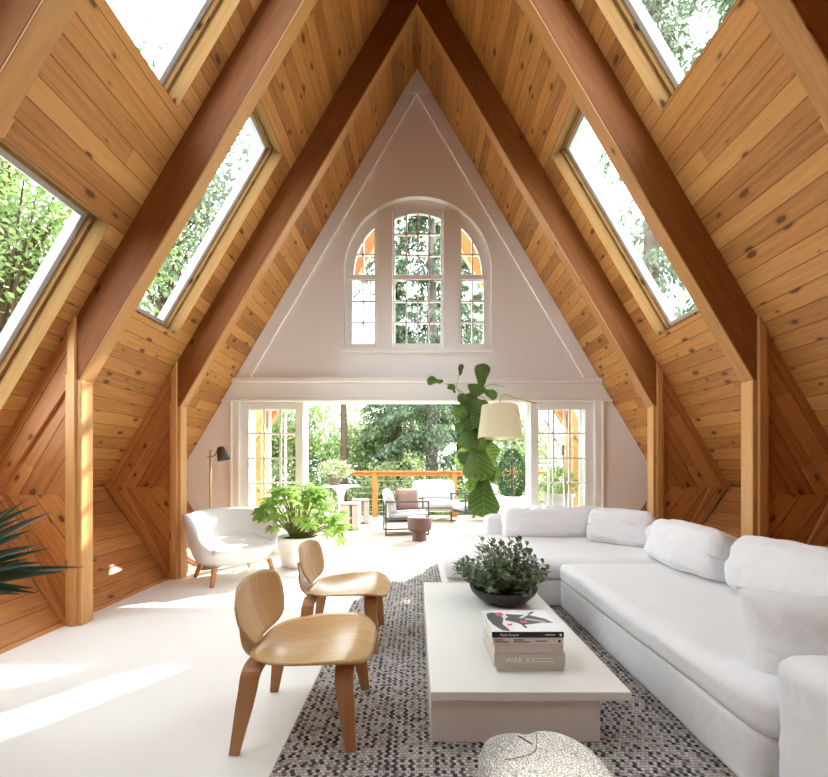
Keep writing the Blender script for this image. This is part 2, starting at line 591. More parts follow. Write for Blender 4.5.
def soft_box(sx, sy, sz, r=0.06, puff=0.02, n=14, wr=0.006, seed=0.0, sag=None, puffs=None, wscale=5.0):
    """upholstered block centred on origin; sizes are full"""
    bm = bmesh.new()
    bmesh.ops.create_cube(bm, size=2.0)
    bmesh.ops.subdivide_edges(bm, edges=bm.edges[:], cuts=n, use_grid_fill=True)
    hx, hy, hz = sx / 2, sy / 2, sz / 2
    px, py, pz = puffs if puffs else (puff, puff, puff)
    for v in bm.verts:
        p = v.co.copy()

        def ease(t):
            # gather vertices towards the edges so the rounding is smooth
            return math.copysign(1 - (1 - abs(t)) ** 1.0, t)
        a, b, c = ease(p.x), ease(p.y), ease(p.z)
        q = Vector((a * hx, b * hy, c * hz))
        inner = Vector((max(-hx + r, min(hx - r, q.x)), max(-hy + r, min(hy - r, q.y)), max(-hz + r, min(hz - r, q.z))))
        d = q - inner
        if d.length > 1e-6:
            # outer shell point
            m = max(abs(d.x), abs(d.y), abs(d.z))
            q = inner + d.normalized() * m
        wx, wy, wz = 1 - a * a, 1 - b * b, 1 - c * c
        q.x += math.copysign(px, a) * wy * wz * abs(a) ** 3
        q.y += math.copysign(py, b) * wx * wz * abs(b) ** 3
        q.z += math.copysign(pz, c) * wx * wy * abs(c) ** 3
        nn = Vector((a * abs(a) ** 3, b * abs(b) ** 3, c * abs(c) ** 3))
        if nn.length > 1e-6:
            nn.normalize()
        s = mnoise.noise(Vector((q.x * wscale + seed, q.y * wscale, q.z * wscale * 1.3))) * wr
        s += mnoise.noise(Vector((q.x * wscale * 3 + seed, q.y * wscale * 2, q.z * wscale * 4))) * wr * 0.5
        v.co = q + nn * s
    me = bpy.data.meshes.new('soft')
    bm.to_mesh(me)
    bm.free()
    me.update()
    return me


def pillow_mesh(w, h, t, n=18, wr=0.008, seed=0.0):
    """scatter cushion in the local xz plane (w along x, h along z), thickness along y, pinched seam and pointed corners"""
    V, Fc = [], []
    for side in (1, -1):
        for i in range(n + 1):
            for j in range(n + 1):
                a, b = -1 + 2 * i / n, -1 + 2 * j / n
                ed = (1 - abs(a) ** 3.0) * (1 - abs(b) ** 3.0)
                th = t / 2 * max(ed, 0) ** 0.45
                kx = 1 - 0.07 * (1 - b * b) * abs(a) ** 2
                kz = 1 - 0.07 * (1 - a * a) * abs(b) ** 2
                x, z = a * w / 2 * (0.96 + .04 * abs(b)) * (1 - .05 * (1 - abs(b) ** 2)), b * h / 2 * (1 - .05 * (1 - abs(a) ** 2))
                s = mnoise.noise(Vector((x * 7 + seed, z * 9, side * 3.1))) * wr + mnoise.noise(Vector((x * 22 + seed, z * 14, side * 5.1))) * wr * .5
                V.append((x, side * th + s * ed * side, z))
    m = (n + 1) ** 2
    for side in (0, 1):
        for i in range(n):
            for j in range(n):
                q = [side * m + i * (n + 1) + j, side * m + (i + 1) * (n + 1) + j, side * m + (i + 1) * (n + 1) + j + 1, side * m + i * (n + 1) + j + 1]
                Fc.append(tuple(q if side else reversed(q)))
    me = mesh('pillow', V, Fc)
    bm = bmesh.new()
    bm.from_mesh(me)
    bmesh.ops.remove_doubles(bm, verts=bm.verts, dist=1e-4)
    bmesh.ops.recalc_face_normals(bm, faces=bm.faces)
    bm.to_mesh(me)
    bm.free()
    return me


def np_quads(name, V, nq):
    """V (nq*4,3) array of separate quads"""
    me = bpy.data.meshes.new(name)
    me.vertices.add(len(V))
    me.vertices.foreach_set('co', V.astype(np.float32).ravel())
    me.loops.add(nq * 4)
    me.loops.foreach_set('vertex_index', np.arange(nq * 4, dtype=np.int32))
    me.polygons.add(nq)
    me.polygons.foreach_set('loop_start', np.arange(0, nq * 4, 4, dtype=np.int32))
    me.polygons.foreach_set('loop_total', np.full(nq, 4, dtype=np.int32))
    me.update(calc_edges=True)
    return me


def leaf_quads(P, D, N, L, W):
    """rhombic leaves: base P, direction D, normal N, length L, width W"""
    D = D / np.linalg.norm(D, axis=1, keepdims=True)
    S = np.cross(D, N)
    S /= np.linalg.norm(S, axis=1, keepdims=True) + 1e-9
    L = L[:, None]
    W = W[:, None]
    a = P
    b = P + D * L * 0.45 + S * W * 0.5
    c = P + D * L
    d = P + D * L * 0.45 - S * W * 0.5
    return np.stack([a, b, c, d], axis=1).reshape(-1, 3)


# ----------------------------------------------------------------------------
# THE ROOM
# ----------------------------------------------------------------------------
APEX, SL = 6.756, 1.7
RC = 1 / math.sqrt(1 + SL * SL)
RS = SL * RC
X1 = 3.39
Z1 = APEX - SL * X1
XF = 2.68                     # foot of the low wall
YB, YF = -1.7, 5.58           # rear of the room, inner face of the gable wall
S_END = X1 / RC
UND = 6.235                   # apex of rafter undersides
XP = 2.55                     # inner face of posts
RIBS = [0.56, 1.82, 3.04, 4.32]
RT = 0.11                     # rib thickness along y
WELL = 0.18


def roofpt(side, s, y, off=0.0):
    return Vector((side * (s * RC + off * RS), y, APEX - s * RS + off * RC))


def sl_dir(side):
    return Vector((side * RC, 0, -RS))


# skylights: side, x_top, x_bottom, y0, y1
SKY = [(-1, 2.23, 3.17, 2.08, 2.90), (-1, 0.62, 1.735, 2.08, 2.89), (-1, 1.38, 2.465, 3.33, 4.10),
       (1, 0.62, 1.757, 2.05, 2.88), (1, 1.38, 2.47, 3.33, 4.11)]
FILL_SKY = [(-1, 1.3, 2.6, 0.82, 1.62), (1, 1.2, 2.4, -0.55, 0.3)]  # skylights added out of view, to brighten surfaces that face the camera
SKYALL = SKY + FILL_SKY

for side, nm in ((-1, 'ceiling'), (1, 'ceiling')):
    holes = [(xt / RC, xb / RC, y0, y1) for sd, xt, xb, y0, y1 in SKYALL if sd == side]
    ss = sorted({0.0, S_END} | {h[0] for h in holes} | {h[1] for h in holes})
    ys = sorted({YB, YF} | {h[2] for h in holes} | {h[3] for h in holes})
    mb = MB()
    for off in (0.0, WELL + 0.05):
        for i in range(len(ss) - 1):
            for j in range(len(ys) - 1):
                cs, cy = (ss[i] + ss[i + 1]) / 2, (ys[j] + ys[j + 1]) / 2
                if any(h[0] < cs < h[1] and h[2] < cy < h[3] for h in holes):
                    continue
                q = [roofpt(side, ss[i], ys[j], off), roofpt(side, ss[i + 1], ys[j], off), roofpt(side, ss[i + 1], ys[j + 1], off), roofpt(side, ss[i], ys[j + 1], off)]
                mb.add(q, [(0, 1, 2, 3)])
    obj(nm, mb.me(), M['ceil'], grain=(0, 1, 0), kind='structure')
    # low wall leaning back in to the floor
    d = Vector((X1 - XF, 0, Z1)).normalized()
    nrm = Vector((side * d.z, 0, -d.x))
    q = [Vector((side * X1, YB, Z1)), Vector((side * XF, YB, 0)), Vector((side * XF, YF, 0)), Vector((side * X1, YF, Z1))]
    o2 = [p + Vector((side * 0.12, 0, 0)) for p in q]
    me = mesh('lw', q + o2, [(0, 1, 2, 3), (7, 6, 5, 4), (0, 3, 7, 4), (1, 0, 4, 5), (2, 1, 5, 6), (3, 2, 6, 7)])
    obj('wall_left' if side < 0 else 'wall_right', me, M['low'], grain=(0, 1, 0), kind='structure')

# skylight frames, added fill skylights included
for i, (side, xt, xb, y0, y1) in enumerate(SKYALL):
    s0, s1 = xt / RC, xb / RC
    r = thing('window_%d' % (i + 1), None, None, roofpt(side, (s0 + s1) / 2, (y0 + y1) / 2), kind='structure')
    L = r.location
    mb = MB()
    ring = [(s0, y0), (s1, y0), (s1, y1), (s0, y1)]
    step = 0.02
    for k in range(4):
        a, b = ring[k], ring[(k + 1) % 4]

        def ins(p):
            return (p[0] + (step if p[0] == s0 else -step), p[1] + (step if p[1] == y0 else -step))
        a2, b2 = ins(a), ins(b)
        f = [roofpt(side, *a, -0.004) - L, roofpt(side, *b, -0.004) - L, roofpt(side, *b, 0.11) - L, roofpt(side, *a, 0.11) - L,
             roofpt(side, *b2, 0.11) - L, roofpt(side, *a2, 0.11) - L, roofpt(side, *b2, WELL) - L, roofpt(side, *a2, WELL) - L]
        mb.add(f, [(0, 1, 2, 3), (3, 2, 4, 5), (5, 4, 6, 7)])
    sd = sl_dir(side)

    def gr(c, n, sd=sd):
        return Vector((0, 1, 0)) if abs(n.dot(sd)) > 0.7 else sd
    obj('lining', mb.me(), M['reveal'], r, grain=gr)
    # white frame
    mb = MB()
    fw = 0.036
    e = step
    outer = [(s0 + e, y0 + e), (s1 - e, y0 + e), (s1 - e, y1 - e), (s0 + e, y1 - e)]
    inner = [(s0 + e + fw, y0 + e + fw), (s1 - e - fw, y0 + e + fw), (s1 - e - fw, y1 - e - fw), (s0 + e + fw, y1 - e - fw)]
    for k in range(4):
        k2 = (k + 1) % 4
        v = []
        for off in (WELL - 0.03, WELL + 0.04):
            v += [roofpt(side, *outer[k], off) - L, roofpt(side, *outer[k2], off) - L, roofpt(side, *inner[k2], off) - L, roofpt(side, *inner[k], off) - L]
        mb.add(v, [(0, 1, 2, 3), (7, 6, 5, 4), (3, 2, 6, 7), (0, 4, 5, 1)])
    obj('frame', mb.me(), M['skyframe'], r)
    g = [roofpt(side, *p, WELL) - L for p in inner] + [roofpt(side, *p, WELL + 0.006) - L for p in inner]
    obj('pane', mesh('g', g, [(0, 1, 2, 3)]), M['glass'], r)

# floor
me = MB().box(-XF, XF, YB, 5.78, -0.12, 0.0).me()
obj('floor', me, M['floor'], kind='structure')
# gable wall with door opening and arch opening
XO = 2.51
ZH = 2.125
ACX, ACZ, AR, AZ0 = 0.012, 3.965, 1.03, 2.845
arch = [(ACX - AR, AZ0), (ACX + AR, AZ0)] + [(ACX + AR * math.cos(t), ACZ + AR * math.sin(t)) for t in np.linspace(0, PI, 49)]
wall = [(0, APEX + .02), (-X1 - .01, Z1), (-XF, 0), (-XO, 0), (-XO, ZH), (XO, ZH), (XO, 0), (XF, 0), (X1 + .01, Z1)]
obj('wall_back', plate(wall, [arch], YF, 5.78), M['wall'], kind='structure')

# rear wall behind the camera, with a tall glazed opening
wall2 = [(0, APEX), (-X1, Z1), (-XF, 0), (XF, 0), (X1, Z1)]
REAR = [(-2.3, 0.3), (2.3, 0.3), (2.3, 2.5), (-2.3, 2.5)]
obj('wall_front', plate(wall2, [], YB - .1, YB), M['low'], grain=(1, 0, 0), kind='structure')

# ribs: rafters, posts, panelled fins (also one outside beyond the gable)
ud, ld = Vector((RC, 0, -RS)), Vector((X1 - XF, 0, Z1)).normalized()
for i, y in enumerate(RIBS + [6.84]):
    for side in (-1, 1):
        r = thing('trim_%d' % (i * 2 + (1 if side < 0 else 2)), None, None, (side * XP, y, 0), kind='structure')
        L = Vector(r.location)

        def loc(me):
            me.transform(Matrix.Translation(-L))
            me.update()
            return me
        zc = UND - SL * XP
        poly = [(0, APEX), (0, UND), (side * XP, zc), (side * (XP + .1), UND - SL * (XP + .1)), (side * (XP + .1), APEX - SL * (XP + .1))]
        sd = sl_dir(side)
        me = bevel_me(prism(poly, y, y + RT), 0.005, 1)
        obj('rafter', loc(me), M['rafter'], r, grain=sd)
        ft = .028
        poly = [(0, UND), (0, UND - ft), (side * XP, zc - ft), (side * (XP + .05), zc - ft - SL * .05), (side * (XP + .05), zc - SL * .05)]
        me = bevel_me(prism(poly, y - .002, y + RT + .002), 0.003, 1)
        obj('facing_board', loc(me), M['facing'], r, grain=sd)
        poly = [(side * XP, 0.0), (side * XP, zc - .030), (side * (XP + .05), zc - .030), (side * (XP + .05), zc + .0), (side * (XP + .125), zc + .012), (side * (XP + .125), 0.0)]
        me = bevel_me(prism(poly, y - .003, y + RT + .003), 0.005, 1)
        obj('post', loc(me), M['post'], r, grain=(0, 0, 1))
        # chevron panel
        mbv = MB()
        up = [(side * (XP + .1), APEX - SL * (XP + .1) - .05), (side * (X1 - .03), Z1), (side * (XP + .1), Z1)]
        lo = [(side * (XP + .1), Z1), (side * (X1 - .03), Z1), (side * (XF - .03), 0), (side * (XP + .1), 0)]
        v1 = [(x, yy, z) for yy in (y + .025, y + RT - .025) for x, z in up]
        v2 = [(x, yy, z) for yy in (y + .025, y + RT - .025) for x, z in lo]
        mbv.add(v1, [(0, 1, 2), (5, 4, 3)])
        mbv.add(v2, [(0, 1, 2, 3), (7, 6, 5, 4)])
        me = mbv.me()

        def gf(c, n, side=side):
            if c.z > Z1:
                return Vector((side * RC, 0, -RS))
            return Vector((side * ld.x, 0, ld.z))
        grain_uv(me, gf)
        obj('fin_panel', loc(me), M['fin'], r)
        # battens each side of the post
        for yy in ((y - .022, y + .024), (y + RT - .024, y + RT + .022)):
            zt = APEX - SL * (XP + .06) - .01
            poly = [(side * (XP + .035), 0), (side * (XP + .035), zt + SL * .025), (side * (XP + .095), zt - SL * .035), (side * (XP + .095), 0)]
            obj('batten', loc(bevel_me(prism(poly, *yy), .004, 1)), M['post'], r, grain=(0, 0, 1))
        # sloping edge boards on the fin along the roof and along the low wall
        for yy in ((y + .002, y + .03), (y + RT - .03, y + RT - .002)):
            vv = .42
            a = [(side * (XP + .09), APEX - SL * (XP + .09)), (side * X1, Z1), (side * (X1 - .19), Z1), (side * (XP + .09), APEX - SL * (XP + .09) - vv)]
            obj('edge_board', loc(prism(a, *yy)), M['fin'], r, grain=sd)
            w = .16
            a = [(side * (X1 - .03), Z1), (side * XF, 0.0), (side * (XF - w * 1.15), 0), (side * (X1 - .03 - w * 1.15), Z1)]
            a = [(max(side * x, XP + .1) * side, z) for x, z in a]
            obj('edge_board', loc(prism(a, *yy)), M['fin'], r, grain=Vector((side * ld.x, 0, ld.z)))

# mouldings on the gable wall
r = thing('trim_20', None, None, (0, YF, 2.15), kind='structure')


def L0(me, r=r):
    me.transform(Matrix.Translation(-Vector(r.location)))
    me.update()
    return me


def rx(z, inset=0.0):
    return (APEX - z) / SL - inset


for z0, z1, pr, nm in ((2.15, 2.40, .035, 'fascia'), (2.385, 2.445, .085, 'crown'), (2.125, 2.16, .055, 'lower_bead')):
    poly = [(-rx(z0, .003), z0), (rx(z0, .003), z0), (rx(z1, .003), z1), (-rx(z1, .003), z1)]
    obj(nm, L0(bevel_me(prism(poly, YF - pr, YF + .01), .008, 2)), M['trim'], r)
# rake boards
for side in (-1, 1):
    zt = 6.40
    off = .355
    poly = [(side * .0, zt - .0), (side * rx(zt, 0), zt), (side * rx(2.445), 2.445), (side * ((APEX - off - 2.445) / SL), 2.445)]
    r2 = thing('trim_%d' % (21 if side < 0 else 22), None, None, (side * 1.2, YF, 4.4), kind='structure')
    obj('rake_board', L0(bevel_me(prism(poly, YF - .03, YF + .01), .006, 2), r2), M['wall'], r2)
r2 = thing('trim_23', None, None, (0, YF, 6.4), kind='structure')
obj('peak_board', L0(bevel_me(prism([(-rx(6.41), 6.41), (rx(6.41), 6.41), (0, APEX - .01)], YF - .035, YF + .01), .006, 2), r2), M['wall'], r2)
# door casing
for side in (-1, 1):
    r2 = thing('trim_%d' % (24 if side < 0 else 25), None, None, (side * 2.53, YF, 0), kind='structure')
    obj('casing', L0(bbox(*(sorted((side * 2.47, side * 2.575))), YF - .03, YF + .12, 0, 2.127, .008), r2), M['trim'], r2)
    obj('casing_edge', L0(bbox(*(sorted((side * 2.565, side * 2.60))), YF - .045, YF + .01, 0, 2.127, .006), r2), M['trim'], r2)
# window stool under the arch
r2 = thing('trim_26', None, None, (0, YF, AZ0), kind='structure')
obj('stool', L0(bbox(ACX - AR - .02, ACX + AR + .02, YF - .07, YF + .16, AZ0 - .045, AZ0 + .012, .008), r2), M['trim'], r2)

# arched window
wn = thing('window_10', None, None, (ACX, 5.68, AZ0), kind='structure')


def LW(me):
    me.transform(Matrix.Translation(-Vector(wn.location)))
    me.update()
    return me


ro = AR
outer = [(ACX - ro, AZ0), (ACX + ro, AZ0)] + [(ACX + ro * math.cos(t), ACZ + ro * math.sin(t)) for t in np.linspace(0, PI, 49)]
holes, panes = [], []
zlo, zm0, zm1 = 2.955, 3.86, 3.93
cx0, cx1 = ACX - .325, ACX + .325
holes.append([(cx0, zlo), (cx1, zlo), (cx1, zm0), (cx0, zm0)])
ctop = [(cx1 - (cx1 - cx0) * k / 12, 4.73 + .075 * math.sin(PI * k / 12)) for k in range(13)]
holes.append([(cx0, zm1), (cx1, zm1)] + ctop)
for side in (-1, 1):
    xa, xb = sorted((ACX + side * .615, ACX + side * .93))
    holes.append([(xa, zlo), (xb, zlo), (xb, zm0), (xa, zm0)])
    rr = .905
    t0 = math.acos(.615 / rr)
    pts = [(ACX + side * .615, zm1), (ACX + side * rr, zm1)]
    for k in range(13):
        t = t0 * k / 12
        pts.append((ACX + side * rr * math.cos(t), ACZ - .02 + rr * math.sin(t)))
    holes.append(pts)
obj('sash', LW(plate(outer, holes, 5.66, 5.71)), M['frame'], wn)
# mullion posts
for side in (-1, 1):
    xa, xb = sorted((ACX + side * .352, ACX + side * .575))
    zt = ACZ + math.sqrt(AR ** 2 - .575 ** 2)
    obj('mullion', LW(bbox(xa, xb, 5.60, 5.72, AZ0 + .01, zt - .004, .01)), M['frame'], wn)
# sash offset shading: lower rails
mb = MB()
for xa, xb in ((ACX - .352, ACX + .352), (ACX - .98, ACX - .575), (ACX + .575, ACX + .98)):
    mb.box(xa, xb, 5.635, 5.67, AZ0 + .01, zlo)
    mb.box(xa, xb, 5.64, 5.67, zm0, zm1)
obj('rail', LW(bevel_me(mb.me(), .004, 1)), M['frame'], wn)
# muntins
mb = MB()
mw = .011


def bar(x0, x1, z0, z1):
    mb.box(x0, x1, 5.655, 5.695, z0, z1)


for k in (1, 2, 3):
    x = cx0 + (cx1 - cx0) * k / 4
    bar(x - mw, x + mw, zlo, zm0)
    bar(x - mw, x + mw, zm1, 4.79)
for k in (1, 2):
    z = zlo + (zm0 - zlo) * k / 3
    bar(cx0, cx1, z - mw, z + mw)
    z = zm1 + .30 * k - .02
    bar(cx0, cx1, z - mw, z + mw)
for side in (-1, 1):
    xa, xb = sorted((ACX + side * .615, ACX + side * .93))
    xm = (xa + xb) / 2
    bar(xm - mw, xm + mw, zlo, zm0)
    bar(xm - mw, xm + mw, zm1, ACZ - .02 + math.sqrt(.905 ** 2 - (.772) ** 2))
    for k in (1, 2):
        z = zlo + (zm0 - zlo) * k / 3
        bar(xa, xb, z - mw, z + mw)
    z = zm1 + .29
    xe = math.sqrt(.905 ** 2 - (z - ACZ + .02) ** 2)
    xs = sorted((ACX + side * .615, ACX + side * xe))
    bar(xs[0], xs[1], z - mw, z + mw)
obj('muntin_grid', LW(mb.me()), M['frame'], wn)
gl = [(ACX + (p[0] - ACX) * .985, ACZ + (p[1] - ACZ) * .985) for p in outer]
obj('pane', LW(mesh('g', [(x, 5.685, z) for x, z in gl], [tuple(range(len(gl)))])), M['glass'], wn)

# french doors stacked at the sides of the opening
n = 1
for side in (-1, 1):
    for yy, sh in ((5.62, 0.0), (5.74, 0.03)):
        xa, xb = sorted((side * (2.465 - sh), side * (1.595 - sh)))
        d = thing('door_%d' % n, None, None, ((xa + xb) / 2, yy, 0.0), kind='structure')
        n += 1
        D = Vector(d.location)

        def LD(me, D=D):
            me.transform(Matrix.Translation(-D))
            me.update()
            return me
        za, zb = .29, 2.035
        ga, gb = xa + .095, xb - .095
        hs = []
        for c in range(3):
            for q in range(5):
                m = .011
                x0, x1 = ga + (gb - ga) * c / 3 + m, ga + (gb - ga) * (c + 1) / 3 - m
                z0, z1 = za + (zb - za) * q / 5 + m, za + (zb - za) * (q + 1) / 5 - m
                hs.append([(x0, z0), (x1, z0), (x1, z1), (x0, z1)])
        obj('leaf', LD(plate([(xa, .012), (xb, .012), (xb, 2.12), (xa, 2.12)], hs, yy - .02, yy + .02)), M['frame'], d)
        obj('pane', LD(mesh('g', [(ga, yy, za), (gb, yy, za), (gb, yy, zb), (ga, yy, zb)], [(0, 1, 2, 3)])), M['glass'], d)

# deck
me = MB().box(-5.2, 3.8, 5.78, 10.25, -.2, -.015).me()
o = obj('deck', me, M['deck'], grain=(1, 0, 0))
o['kind'] = 'structure'

# ----------------------------------------------------------------------------
# FURNITURE
# ----------------------------------------------------------------------------
# rug
RX0, RX1, RY0, RY1 = -.571, 2.1, 1.0, 5.03
r = thing('area_rug', 'large grey and white woven wool rug under coffee table and sofa', 'rug', (0.7, 3.0, 0))
me = bevel_me(MB().box(RX0 - .7, RX1 - .7, RY0 - 3, RY1 - 3, 0.0005, .014).me(), .005, 2)
grain_uv(me, (1, 0, 0))
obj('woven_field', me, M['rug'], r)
mb = MB()
for k in range(260):
    x = RX0 - .7 + (RX1 - RX0) * (k + .5) / 260
    if x > .3:
        continue
    ln = random.uniform(.03, .06)
    mb.tube([(x, RY1 - 3.004, .010), (x + random.uniform(-.008, .008), RY1 - 3 + ln * .5, .012), (x + random.uniform(-.015, .015), RY1 - 3 + ln, .005)], .0035, 4)
obj('fringe', mb.me(), M['fringe'], r)
mb = MB().box(RX0 - .7, RX1 - .7, RY1 - 3.03, RY1 - 3.0, .002, .017)
obj('edge_binding', bevel_me(mb.me(), .004, 1), simple('dark rug binding', (.22, .21, .21), .95, .1, var=.5), r)

# coffee table
r = thing('coffee_table', 'long low white rectangular coffee table on solid plinth', 'coffee table', (0.484, 2.52, 0.014))
obj('tabletop', bbox(-.427, .427, -.824, .81, .197, .236, .004), M['table'], r)
obj('plinth', bbox(-.424, .31, -.79, .76, 0, .197, .003), M['tablebase'], r)


# books ----------------------------------------------------------------------
def text_me(body, size, depth=.0006):
    cu = bpy.data.curves.new('t', 'FONT')
    cu.body = body
    cu.size = size
    cu.extrude = depth
    cu.align_x = 'LEFT'
    o = bpy.data.objects.new('t', cu)
    COL.objects.link(o)
    dg = bpy.context.evaluated_depsgraph_get()
    me = bpy.data.meshes.new_from_object(o.evaluated_get(dg))
    bpy.data.objects.remove(o)
    bpy.data.curves.remove(cu)
    me.materials.clear()
    # stand the text on the spine (facing -y)
    me.transform(Matrix(((1, 0, 0, 0), (0, 0, -1, 0), (0, 1, 0, 0), (0, 0, 0, 1))))
    return me


TZ = .25


def book(label, x0, x1, y0, y1, z0, t, cov, block, spine_mat=None, cv=.003, over=.004):
    b = thing('book', label, 'book', ((x0 + x1) / 2, (y0 + y1) / 2, z0), group='books stacked on the coffee table')
    hx, hy = (x1 - x0) / 2, (y1 - y0) / 2
    obj('page_block', bbox(-hx + over, hx - over, -hy + .003, hy - over, cv, t - cv, .001, 1), block, b)
    mb = MB().box(-hx, hx, -hy, hy, 0, cv).box(-hx, hx, -hy, hy, t - cv, t)
    cv_ = obj('cover', mb.me(), cov, b)
    sp_ = obj('spine', bbox(-hx, hx, -hy - .003, -hy + .003, 0, t, .0028, 3), spine_mat or cov, b)
    return (b, sp_, cv_), hx, hy


zz = TZ
b, hx, hy = book('thickest stone grey hardback at the bottom of the book stack', .372, .688, 1.872, 2.15, zz, .024, M['covgrey3'], M['paper'])
zz += .0243
b, hx, hy = book('stone grey boxed hardback with pale lettering second from bottom of stack', .358, .692, 1.866, 2.155, zz, .062, M['covgrey3'], M['paper'])
obj('spine_title', text_me('WAR XX', .036), M['inkwhite'], b[1], loc=(-.115, -hy - .0038, .018))
mb = MB()
for k, (a, w) in enumerate(((.0, .085), (.0, .075))):
    mb.box(a + .03, a + .03 + w, -hy - .0038, -hy - .002, .022 + .016 * k, .0245 + .016 * k)
obj('spine_subtitle', mb.me(), M['inkwhite'], b[1])
zz += .0623
b, hx, hy = book('plain taupe hardback in the middle of the book stack', .362, .684, 1.870, 2.15, zz, .041, M['covgrey2'], M['paper'])
zz += .0413
b, hx, hy = book('thin warm grey book with dark lettering just under the black spined one', .352, .684, 1.868, 2.15, zz, .030, M['covgrey'], M['paper'])
mb = MB()
for (a, w, z) in ((-.155, .038, .018), (-.155, .065, .009), (-.068, .047, .018), (-.068, .075, .009), (.035, .055, .013)):
    mb.box(a, a + w, -hy - .0038, -hy - .002, z, z + .0045)
obj('spine_lettering', mb.me(), M['inkdark'], b[1])
mb = MB()
mb.lathe([(.004, 0), (.0065, 0), (.0065, .0015), (.004, .0015)], 16)
me = mb.me()
me.transform(Matrix.Translation((.146, -hy - .0025, .0145)) @ Matrix.Rotation(PI / 2, 4, 'X'))
obj('spine_emblem', me, M['inkdark'], b[1])
zz += .0303
b, hx, hy = book('topmost book with black spine and white cover with grey and pink picture', .350, .686, 1.868, 2.152, zz, .027, M['covwhite'], M['paper'], M['covblack'])
obj('spine_title', text_me('Paolo Roversi', .0155), M['inkwhite'], b[1], loc=(-.13, -hy - .0038, .0085))
mb = MB()
mb.box(.08, .125, -hy - .0038, -hy - .002, .012, .0155)
obj('spine_subtitle', mb.me(), M['inkwhite'], b[1])
me = MB().lathe([(.0, 0), (.006, 0), (.006, .0015), (0, .0015)], 16).me()
me.transform(Matrix.Translation((.152, -hy - .0025, .0135)) @ Matrix.Rotation(PI / 2, 4, 'X'))
obj('spine_emblem', me, M['inkwhite'], b[1])


def flat_poly(pts, z, t=.0005):
    n_ = len(pts)
    v = [(x, y, z) for x, y in pts] + [(x, y, z + t) for x, y in pts]
    f = [tuple(range(n_, 2 * n_))] + [(i, (i + 1) % n_, (i + 1) % n_ + n_, i + n_) for i in range(n_)]
    return v, f


T = .027
for pts_, z_ in (([(-.155, .085), (-.13, .105), (-.09, .10), (-.075, .05), (-.085, .0), (-.10, -.05), (-.085, -.10), (-.08, -.135), (-.115, -.125), (-.145, -.06), (-.16, .02)], T), ([(-.055, .085), (.07, .065), (.13, .02), (.155, -.035), (.10, -.03), (.06, -.045), (.0, -.06), (-.03, -.03), (-.075, .0)], T), ([(.02, .05), (.095, .12), (.105, .115), (.04, .04)], T + .0006), ([(-.01, -.05), (.005, -.05), (.012, -.095), (.0, -.10)], T),):
    obj('printed_shape', mesh('p', *flat_poly(pts_, z_)), M['inkgrey'], b[2])
for pts_, z_ in (([(-.105, .10), (-.075, .105), (-.065, .08), (-.085, .05), (-.11, .06)], T + .0007), ([(.0, -.005), (.03, -.01), (.025, -.035), (-.01, -.035)], T + .0007), ([(-.075, -.05), (-.05, -.045), (-.055, -.065), (-.08, -.07)], T + .0007),):
    obj('printed_shape', mesh('p', *flat_poly(pts_, z_)), M['inkpink'], b[2])
for pts_, z_ in (([(.0, .03), (.06, .085), (.068, .08), (.015, .02)], T + .0012), ([(.03, .02), (.12, -.02), (.118, -.026), (.025, .01)], T + .0012), ([(-.085, .045), (-.06, .07), (-.05, .04), (-.07, .02)], T + .0012),):
    obj('printed_shape', mesh('p', *flat_poly(pts_, z_)), M['covwhite'], b[2])

# bowl plant -----------------------------------------------------------------
r = thing('potted_plant', 'small leaved bushy plant in shallow black bowl on coffee table', 'plant', (.615, 2.86, .25))
prof = [(0, 0), (.115, 0), (.135, .004), (.185, .035), (.225, .075), (.238, .105), (.236, .112), (.229, .110), (.222, .09), (.18, .085), (0, .085)]
obj('bowl', MB().lathe(prof, 56).me(), M['bowl'], r, smooth=True)
obj('soil', MB().lathe([(0, .084), (.218, .084), (.19, .096), (.1, .104), (0, .106)], 32).me(), M['soil'], r, smooth=True)


def small_leaf(mb, p, d, up, L, W, curl=.2):
    d = d.normalized()
    s = d.cross(up)
    if s.length < 1e-3:
        s = Vector((1, 0, 0))
    s.normalize()
    n_ = s.cross(d)
    pts = [p, p + d * L * .35 + s * W * .42 - n_ * 0, p + d * L * .75 + s * W * .45 - n_ * curl * L * .3, p + d * L - n_ * curl * L * .6,
           p + d * L * .75 - s * W * .45 - n_ * curl * L * .3, p + d * L * .35 - s * W * .42, p + d * L * .5 - n_ * (curl * .1 * L + .12 * W)]
    mb.add(pts, [(0, 1, 6), (1, 2, 6), (2, 3, 6), (3, 4, 6), (4, 5, 6), (5, 0, 6)])


lm, sm = MB(), MB()
rn = random.Random(3)
for k in range(105):
    a = rn.uniform(0, 2 * PI)
    rad = math.sqrt(rn.uniform(0, 1)) * .35
    top = .11 + .34 * math.sqrt(max(0.02, 1 - (rad / .375) ** 2)) * rn.uniform(.72, 1.05)
    if rad > .22:
        top = rn.uniform(.12, .27)
    tip = Vector((rad * math.cos(a), rad * math.sin(a), top))
    base = Vector((rad * .35 * math.cos(a), rad * .35 * math.sin(a), .09))
    midp = base.lerp(tip, .5) + Vector((rad * .1 * math.cos(a), rad * .1 * math.sin(a), .02))
    sm.tube([base, midp, tip], [.004, .003, .0018], 4)
    for j in range(13):
        t = .28 + .72 * j / 12
        p = base.lerp(midp, t * 2) if t < .5 else midp.lerp(tip, t * 2 - 1)
        aa = j * 2.4 + rn.uniform(-.4, .4)
        d = Vector((math.cos(aa), math.sin(aa), rn.uniform(-.1, .7) if j < 11 else 1.2))
        small_leaf(lm, p, d, Vector((0, 0, 1)), rn.uniform(.038, .06), rn.uniform(.024, .033), rn.uniform(-.1, .5))
obj('stems', sm.me(), M['stem'], r)
obj('foliage', lm.me(), M['jade'], r, smooth=True)

